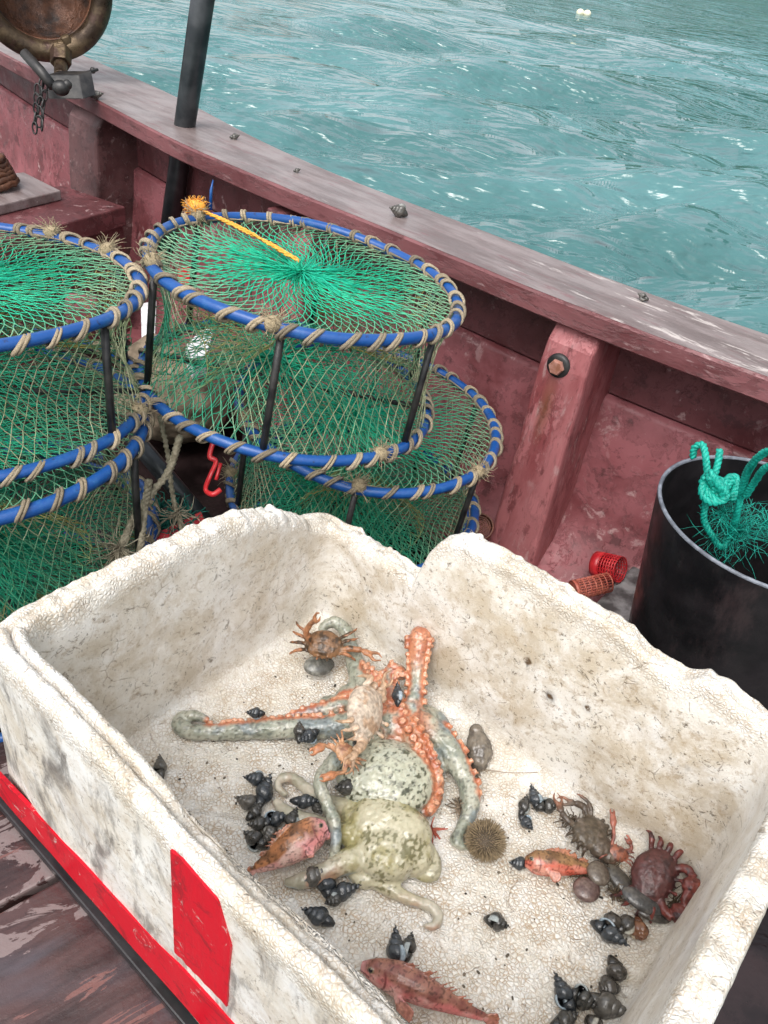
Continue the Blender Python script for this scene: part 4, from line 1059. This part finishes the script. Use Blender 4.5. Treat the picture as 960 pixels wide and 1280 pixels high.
# ------------------------------------------------------------- crabs
def crab(name, c, heading, upv, size, cols, label, claws=1., legs=1., pose=None, tailm=0):
    """size = carapace half width"""
    mb = MB(); h = V(heading).normalized(); u = V(upv); u = (u-h*u.dot(h)).normalized(); s_ = h.cross(u)
    L_ = MB()
    def W_(x, y, z): return c+s_*x*size+h*y*size+u*z*size
    prof = [(-.62, .55), (-.5, .8), (-.2, .98), (.1, 1.02), (.35, .95), (.55, .75), (.68, .5)]
    Mx = Matrix((s_, h, u)).transposed()
    mb.ell(c, (size, size*.72, size*.36), Mx, 28, 16); mb.ell(W_(0, -.18, 0), (size*.8, size*.6, size*.38), Mx, 24, 14)
    if tailm: mb.ell(W_(0, -.75, -.05), (size*.62, size*.6, size*.42), Mx, 20, 12); mb.ell(W_(.1, -1.25, -.1), (size*.42, size*.42, size*.36), Mx, 16, 10)
    for k in range(11):
        a = RAD(25+13*k); mb.tube([W_(.9*cos(a), .62*sin(a), .02), W_(1.09*cos(a), .80*sin(a), .04)], [size*.075, size*.02], 6)
    for sg in (-1, 1):
        mb.tube([W_(.22*sg, .62, .1), W_(.26*sg, .82, .2)], [size*.05, size*.06], 8); mb.ell(W_(.26*sg, .84, .22), size*.075, nu=8, nv=6)
        cl = (pose or {}).get('claw%d' % sg, [(.75*sg, .5, .0), (1.2*sg, .75, .05), (1.15*sg, 1.15, .1), (.85*sg, 1.45, .1)])
        q = [W_(*p) for p in cl]; 
        mb.tube(catmull(q[:3], 4), [size*.13, size*.17, size*.15], 10)
        d = (q[3]-q[2]).normalized(); mb.tube([q[2], q[2].lerp(q[3], .35), q[2].lerp(q[3], .75), q[3]], [size*.13*claws, size*.26*claws, size*.24*claws, size*.13*claws], 10, flat=.7)
        sv = d.cross(u).normalized()
        for g_ in (-1, 1):
            b_ = q[3]+sv*g_*size*.1; mb.tube(catmull([b_-d*size*.1, b_+d*size*.22+sv*g_*size*.10, b_+d*size*.52-sv*g_*size*.03], 4), [size*.13*claws, size*.09*claws, size*.025], 8)
        for k in range(4):
            lp_ = (pose or {}).get('leg%d_%d' % (sg, k))
            y = .35-.28*k; l = legs*(1-.1*abs(k-1)); bend = .35
            if lp_: q = [W_(*p) for p in lp_]
            else: q = [W_(.75*sg, y*.9, -.05), W_(sg*(.95+.4*l), y*(1+.5*l)-.05*l, .28*bend+.05), W_(sg*(.98+.85*l), y*(1.1+1.1*l)-.15*l, -.05), W_(sg*(.93+1.15*l), y*(1.2+1.6*l)-.3*l, -.34)]
            mb.tube(catmull(q, 4), [size*.10, size*.115, size*.085, size*.07, size*.02], 8, flat=.75)
    def cf(p, n):
        r = p-c; d = (V((r.dot(s_)/size, r.dot(h)/size/.72, r.dot(u)/size/.4))).length
        body, limb, tipc, spot = cols; c_ = mixc(body, limb, ss(1.0, 1.35, d)); c_ = mixc(c_, spot, ss(.1, .4, fb(p, 2.2/size, 4)))
        c_ = mixc(c_, tipc, ss(2.0, 2.6, d)*.8 if tipc else 0)
        return tuple(x*(1+.5*noise.noise(p*220)) for x in c_)
    return tag(remeshed(mb, .0009, name, M_crab, cf, smooth=1, fac=.35, disp=lambda p, n: .0007*fb(p, 160, 3)), label, 'crab')
crab('orange_crab', Zp(405, 806, .045), (.05, -.85, -.4), (0, -.45, .8), .025, ((.20, .105, .05), (.34, .15, .07), (.42, .19, .09), (.07, .04, .02)), 'small orange brown crab on the curled grey arm in the far corner', .75, .75,
     pose={'claw-1': [(-.7, .2, 0), (-1.3, .1, .1), (-1.9, .1, .1), (-2.5, .3, .1)], 'claw1': [(.6, .1, .2), (.95, -.3, .7), (.75, -.6, 1.2), (.5, -.7, 1.75)]})
crab('pale_crab', Zp(457, 890, .078), (.6, -.2, -.75), (.75, -.1, .6), .036, ((.60, .50, .40), (.50, .33, .21), (.46, .22, .11), (.44, .30, .2)), 'pale cream crab lying on its side across the octopus arms', .45, .12,
     pose={'claw-1': [(-.8, .2, 0), (-1.05, .2, .1), (-1.2, .1, .15), (-1.45, .1, .2)], 'claw1': [(.8, .2, 0), (1.15, .3, .1), (1.5, .2, .1), (1.95, .15, .1)]})
crab('pale_orange_crab', Zp(432, 942, .066), (-.55, -.8, -.1), (.5, .0, .8), .014, ((.46, .26, .14), (.46, .24, .13), (.45, .18, .08), (.3, .14, .08)), 'small pale orange crab tucked below the side lying one', 1.5, .7,
     pose={'claw-1': [(-.6, .5, 0), (-.9, 1., 0), (-.6, 1.6, 0), (-.2, 2.5, 0)], 'claw1': [(.6, .5, 0), (1.1, .6, 0), (1.6, .9, 0), (1.8, 1.8, 0)]})
crab('brown_rock_crab', Zp(737, 1040, .020), (-.62, .75, .1), (.25, -.1, .95), .024, ((.085, .066, .046), (.075, .055, .04), (.26, .10, .05), (.14, .11, .085)), 'muddy brown crab nearest the middle of the right wall', .7, .1, tailm=1,
     pose={'claw1': [(.4, .5, 0), (.6, 1.0, .1), (.3, 1.35, .15), (.0, 1.6, .1)], 'claw-1': [(-.4, .5, 0), (-.7, .9, .1), (-.7, 1.3, .1), (-.45, 1.75, .1)],
           'leg1_0': [(.6, .5, .1), (.8, .9, .3), (.8, 1.3, .3), (.6, 1.7, .3)]})
crab('dark_red_crab', Zp(818, 1094, .026), (.85, -.5, .05), (-.25, -.2, .9), .030, ((.085, .03, .028), (.15, .035, .028), (.42, .09, .03), (.05, .02, .02)), 'dark red crab with folded claws in the right corner of the box', 1.6, .5,
     pose={'claw-1': [(-.5, .4, 0), (-.75, .8, .12), (-.6, 1.15, .2), (-.0, 1.3, .2)], 'claw1': [(.5, .4, 0), (.85, .7, 0), (.95, 1.05, .05), (.5, 1.4, .05)]})
crab('tiny_orange_crab', Zp(772, 1066, .02), (.15, .9, .2), (.1, -.3, .9), .012, ((.28, .10, .06), (.20, .06, .04), (.35, .12, .08), (.12, .05, .04)), 'little reddish crab wedged between the brown and dark red crabs', 1.3, .8,
     pose={'claw-1': [(-.6, .5, 0), (-.6, 1.2, .2), (-.7, 2., .3), (-1.0, 3.2, .4)]})

# ------------------------------------------------------------- sea urchin, sea cucumber, twig, weed
random.seed(5); uc = Zp(607, 1050, .020); mb = MB()
mb.ell(uc, (.0175, .0175, .014), nu=20, nv=12, col=(.10, .075, .05))
for k in range(900):
    z = 1-2*(k+.5)/900; a = k*2.39996; d = V((math.sqrt(1-z*z)*cos(a), math.sqrt(1-z*z)*sin(a), z))
    d2 = (d+V((random.gauss(0, .12), random.gauss(0, .12), random.gauss(0, .12)))).normalized(); b_ = uc+V((d.x*.0165, d.y*.0165, d.z*.013)); g = random.uniform(.6, 1.3)
    mb.tube([b_, b_+d2*random.uniform(.005, .008)], [.0007, .0003], 3, col=(.33*g, .25*g, .15*g))
tag(mb.build('sea_urchin', M_urchin), 'round brown sea urchin with short spines on the foam floor', 'sea urchin')
mb = MB(); mb.tube(catmull([Zp(598, 950, .010), Zp(599, 938, .012), Zp(597, 925, .016), Zp(595, 915, .02)], 4), [.013, .0165, .0155, .012, .009], 14); mb.ell(Zp(595, 914, .021), .009, nu=12, nv=8); mb.ell(Zp(598, 951, .010), .012, nu=12, nv=8)
tag(remeshed(mb, .0011, 'sea_slug', M_fish, lambda p, n: mixc((.10, .085, .07), (.22, .19, .15), .5+1.5*fb(p, 80)), smooth=2, disp=lambda p, n: .001*fb(p, 200)), 'stubby grey brown sea slug beside the back right wall', 'sea slug')
mb = MB(); mb.hair(Zp(592, 962, .003), 60, .018, .0007, None, 1); mb.hair(Zp(575, 1010, .006), 50, .018, .0009, None, 1)
tag(mb.build('brown_weed', M_sack), 'tuft of brown weed under the grey sea slug', 'seaweed')
mb = MB(); mb.tube(catmull([Zp(605, 962, .004), Zp(640, 966, .008), Zp(682, 965, .012)], 6), [.0006, .0004], 4); tag(mb.build('thin_twig', M_sack), 'thin straight twig reaching right from the sea slug', 'twig')
mb = MB(); mb.hair(Zp(540, 1036, .006), 26, .02, .0011, (.1, -.6, 0), .8, curl=.2); tag(mb.build('red_seaweed', M_brick), 'small tuft of red seaweed below the orange suckered arm', 'seaweed')
def flat_shell(px, py, z, l, wd, ang, cc, label, name='mussel'):
    mb = MB(); mb.ell((0, 0, 0), (l, wd, wd*.55), nu=24, nv=14); mb.ell((l*.35, 0, 0), (l*.75, wd*.75, wd*.5), nu=20, nv=12)
    o = remeshed(mb, .0010, name, M_shell, lambda p, n: mixc(cc[0], cc[1], .4+.12*sin(p.x*1400)+1.2*fb(p, 70, 4)), smooth=1); o.location = Zp(px, py, z); o.rotation_euler = (random.uniform(-.3, .3), .1, ang); tag(o, label, 'shellfish'); return o
flat_shell(822, 1141, .011, .023, .011, RAD(5), ((.04, .035, .03), (.12, .10, .085)), 'long dark mussel under the folded claws of the red crab')
flat_shell(802, 1126, .018, .022, .012, RAD(-20), ((.05, .05, .05), (.14, .13, .12)), 'greyer mussel between the red crab and the long dark mussel')
flat_shell(733, 1112, .014, .015, .014, RAD(40), ((.10, .06, .055), (.20, .14, .12)), 'rounded purplish shell below the brown crab', 'round_shell')
flat_shell(748, 1092, .018, .014, .013, RAD(80), ((.09, .07, .055), (.18, .15, .12)), 'crusty brown shell against the tail of the small red fish', 'round_shell')
flat_shell(775, 1100, .014, .019, .011, RAD(-50), ((.04, .035, .03), (.10, .09, .07)), 'dark mussel between the two large crabs')
flat_shell(398, 832, .018, .020, .015, RAD(30), ((.10, .10, .09), (.26, .26, .23)), 'grey wrinkled shell under the small orange brown crab', 'round_shell')

# ------------------------------------------------------------- sea snails
def snail_mesh(name, spire, cols, turns=4.6, seed=0):
    mb = MB(); n = 120; P = []; rs = []; R0 = .0085
    for i in range(n):
        f = i/(n-1); th = -f*turns*2*pi; g = (1-f)**1.15*.97+.03
        r = R0*g*.52; P.append(V((r*cos(th), r*sin(th), spire*(1-g)))); rs.append(R0*g*.60)
    prev = None; rings = []
    S = 14
    for i, p in enumerate(P):
        th = -i/(n-1)*turns*2*pi; er = V((cos(th), sin(th), 0)); ez = V((0, 0, 1)); ring = []
        for k in range(S):
            a = 2*pi*k/S; rr_ = rs[i]*(1+.07*(cos(7*th)))
            q = p+er*cos(a)*rr_+ez*sin(a)*rr_*1.25
            v_ = noise.noise(q*300+V((seed, 0, 0))); c_ = mixc(cols[0], cols[1], .45+v_*.9)
            if i < 3: c_ = cols[2]
            ring.append(mb.av(q, c_))
        rings.append(ring)
    for A, B in zip(rings, rings[1:]):
        for k in range(S): mb.af(A[k], A[(k+1) % S], B[(k+1) % S], B[k])
    # aperture: pale lip and a dark hollow
    c0 = P[0]; A = rings[0]; t_ = V((0, 1, 0)); inner = []
    for k in range(S): inner.append(mb.av(c0+(V(mb.v[A[k]])-c0)*.72-t_*.0006, cols[2]))
    deep = [mb.av(c0+(V(mb.v[A[k]])-c0)*.5-t_*.0035*1, (.01, .01, .012)) for k in range(S)]
    for k in range(S):
        mb.af(A[(k+1) % S], A[k], inner[k], inner[(k+1) % S]); mb.af(inner[(k+1) % S], inner[k], deep[k], deep[(k+1) % S])
    mb.af(*deep)
    # siphon end
    q0 = P[0]+V((-.003, 0, -.006)); mb.tube([V((.0, 0, -.002)), V((-.001, 0, -.0085)), V((-.0015, .0005, -.0125))], [.0062, .0042, .0018], 10, col=cols[0])
    return mb.mesh(name, M_shell)
DK = snail_mesh('sea_snail', .022, ((.018, .022, .026), (.055, .065, .075), (.34, .42, .48)))
DK2 = snail_mesh('sea_snail', .018, ((.022, .022, .020), (.075, .072, .065), (.38, .42, .42)), 4.0, 5)
GY = snail_mesh('sea_snail', .020, ((.055, .052, .045), (.14, .13, .115), (.3, .3, .28)), 4.3, 9)
RD = snail_mesh('sea_snail', .010, ((.025, .022, .018), (.085, .075, .065), (.45, .44, .38)), 3.4, 3)
BR_ = snail_mesh('sea_snail', .011, ((.12, .045, .022), (.22, .10, .05), (.5, .42, .3)), 3.4, 13)
def snail(px, py, me, ang, size=1., z=None, roll=None, label='', tilt=None, group='dark sea snails scattered over the foam floor'):
    o = bpy.data.objects.new('sea_snail', me); C.objects.link(o)
    r = .0098*size; zz = r if z is None else z
    p = Zp(px, py, zz); fl_ = Matrix.Rotation(RAD(ang), 4, 'Z') @ Matrix.Rotation(RAD(90+(tilt or -16)), 4, 'Y') @ Matrix.Rotation(RAD(roll if roll is not None else random.uniform(0, 360)), 4, 'Z')
    sp_ = (Matrix.Rotation(RAD(ang), 4, 'Z') @ V((1, 0, 0)))
    o.matrix_world = Matrix.Translation(p-sp_*.004*size) @ fl_ @ Matrix.Scale(size*random.uniform(.88, 1.1), 4) @ Matrix.Diagonal((random.uniform(.9, 1.1), random.uniform(.9, 1.1), random.uniform(.85, 1.1), 1)); tag(o, label, 'snail', group)
# ang = direction of the spire in plan, degrees; 0 = right, 90 = away
random.seed(3)
SN = [
(200, 958, GY, 110, .95, None, 'brown sea snail alone at the broken lip of the left wall'),
(318, 892, DK, 195, .9, .030, 'blackish snail lying on top of the long octopus arm near its tip'),
(374, 914, DK2, 100, .95, .030, 'left one of the two dark snails stuck to the long octopus arm'),
(386, 921, DK, 230, .95, .033, 'right one of the two dark snails stuck to the long octopus arm'),
(318, 974, DK, 190, 1.05, None, 'glossy snail with pale opening at the far tip of the snail heap'),
(330, 990, DK, 80, 1.1, None, 'upright looking black snail second from the far tip of the heap'),
(308, 1003, GY, 175, .95, None, 'leftmost snail of the heap, brownish grey and pointed'),
(320, 1013, DK2, 60, .9, None, 'dull grey snail beside the leftmost snail of the heap'),
(322, 1031, DK2, 200, 1., None, 'dark snail at the left middle of the heap with its tip to the left'),
(345, 1024, DK, 20, 1.05, None, 'glossy black snail in the centre of the heap'),
(366, 1024, DK2, 80, .9, .016, 'rounded grey snail of the heap touching the octopus arm'),
(317, 1049, DK2, 160, 1., None, 'nearest snail of the heap, left of the spiny fish'),
(336, 1045, GY, 250, .95, None, 'grey snail of the heap touching the head side of the spiny fish'),
(382, 1002, DK, 0, .95, .022, 'black snail wedged on the thin curled octopus arm'),
(397, 1010, DK2, 300, .9, .022, 'black snail under the hanging grey octopus arm'),
(392, 1095, GY, 30, 1.1, .018, 'grey brown snail tucked under the tail arm behind the spiny fish'),
(406, 1104, DK, 120, 1., None, 'far end snail of the zigzag row below the spiny fish'),
(430, 1114, DK, 20, 1.15, None, 'right end snail of the zigzag row with its tip to the right'),
(415, 1126, DK2, 220, .95, None, 'middle snail of the zigzag row below the spiny fish'),
(397, 1146, DK, 170, 1.05, None, 'near end snail of the zigzag row, its tip pointing left'),
(495, 1186, DK, 100, 1.1, None, 'left snail with pale blue opening of the pair above the long red fish'),
(511, 1182, DK2, 80, 1.1, None, 'right snail of the pair above the long red fish'),
(545, 903, DK, 345, 1.05, None, 'black snail right of the raised orange arm stump'),
(624, 1155, DK2, 340, 1.2, None, 'single dark snail on the bare floor in the middle front'),
(668, 997, DK, 110, .95, None, 'bluish snail at the top of the small group by the right wall'),
(655, 1006, DK2, 75, 1., None, 'left snail of the small group by the right wall'),
(687, 1007, DK2, 10, 1.1, None, 'longest snail of the small group, touching the brown crab'),
(658, 1029, DK, 300, .85, None, 'smallest snail of the small group, a little apart in front'),
(647, 1080, DK, 190, .9, None, 'shiny snail at the mouth of the small red fish'),
(764, 1149, RD, 90, 1.25, None, 'round black snail at the back left of the four by the red crab'),
(787, 1153, RD, 40, 1.25, None, 'round black snail at the back right of the four by the red crab'),
(762, 1167, DK, 320, 1.2, None, 'snail showing its pale opening, front left of the four by the red crab'),
(800, 1168, BR_, 270, 1.25, None, 'reddish brown snail, the only one of that colour'),
(773, 1219, RD, 280, 1.2, None, 'brownish round snail with pale mouth at the back of the near right cluster'),
(755, 1236, RD, 200, 1.15, None, 'small round black snail in the middle of the near right cluster'),
(704, 1242, DK, 120, 1.15, None, 'leftmost pointed snail of the near right cluster'),
(731, 1251, DK2, 330, 1.25, None, 'long black snail at the centre of the near right cluster'),
(760, 1258, GY, 340, 1.2, None, 'dull greenish snail at the right of the near right cluster'),
(708, 1275, DK2, 30, 1.1, None, 'snail cut by the lower picture edge, left of the near right cluster'),
(745, 1276, RD, 60, 1.2, None, 'snail cut by the lower picture edge under the near right cluster'),
(497, 868, DK, 100, .95, .055, 'dark snail caught in the cup of the orange octopus arm'),
(431, 985, DK2, 200, .95, .035, 'dark snail squeezed between mantle and thin grey arm'),
(444, 932, DK2, 70, .8, .05, 'dark snail half hidden beside the pale crab'),
]
for i, s_ in enumerate(SN): snail(s_[0], s_[1], s_[2], s_[3], s_[4], s_[5], label=s_[6])
# small shells and debris on the gunwale
gl = 'bits lying on top of the gunwale'
snail(497, 264, GY, 200, 1.5, GZ+.012, label='grey snail lying on the gunwale rail above the middle stack', group=gl)
snail(803, 371, GY, 150, .75, GZ+.008, label='tiny snail on the gunwale rail above the pink rib', group=gl)
snail(121, 119, GY, 10, 1.3, GZ+.01, label='small grey snail on the gunwale rail beside the lamp bracket', group=gl)
snail(294, 171, GY, 30, .8, GZ+.007, label='tiny snail on the gunwale rail right of the pole', group=gl)
snail(372, 213, GY, 40, .7, GZ+.006, label='tiny snail on the gunwale rail between pole and large grey snail', group=gl)

# crumbs of grit and weed on the foam floor
mb = MB(); random.seed(8)
for k in range(170):
    p = bx(random.uniform(.03, L2-.03), random.uniform(.03, L1-.03), .0008); r = random.uniform(.0005, .0016); g = random.uniform(.02, .16)
    mb.ell(p, (r*random.uniform(.7, 2), r, r*.6), Matrix.Rotation(random.uniform(0, 3), 3, 'Z'), 6, 4, col=(g, g*.8, g*.55))
for k in range(16):
    mb.hair(bx(random.uniform(.05, L2-.05), random.uniform(.05, L1-.05), .0015), 1, .02, .0003, None, 1, (.12, .08, .05))
tag(mb.build('grit', M_urchin), 'dark crumbs of grit and weed scattered over the foam floor', 'grit', kind='stuff')

mb = MB(); random.seed(21)
for x, y in ((712, 1025), (748, 1062), (762, 1085), (790, 1108), (842, 1128), (730, 1095), (770, 1118)):
    mb.hair(Zp(x, y, .008), 34, .022, .0007, (0, 0, -.1), 1, (.10, .07, .04), curl=.8)
tag(mb.build('muddy_weed', M_urchin), 'muddy strands of weed tangled through the two right hand crabs', 'seaweed')
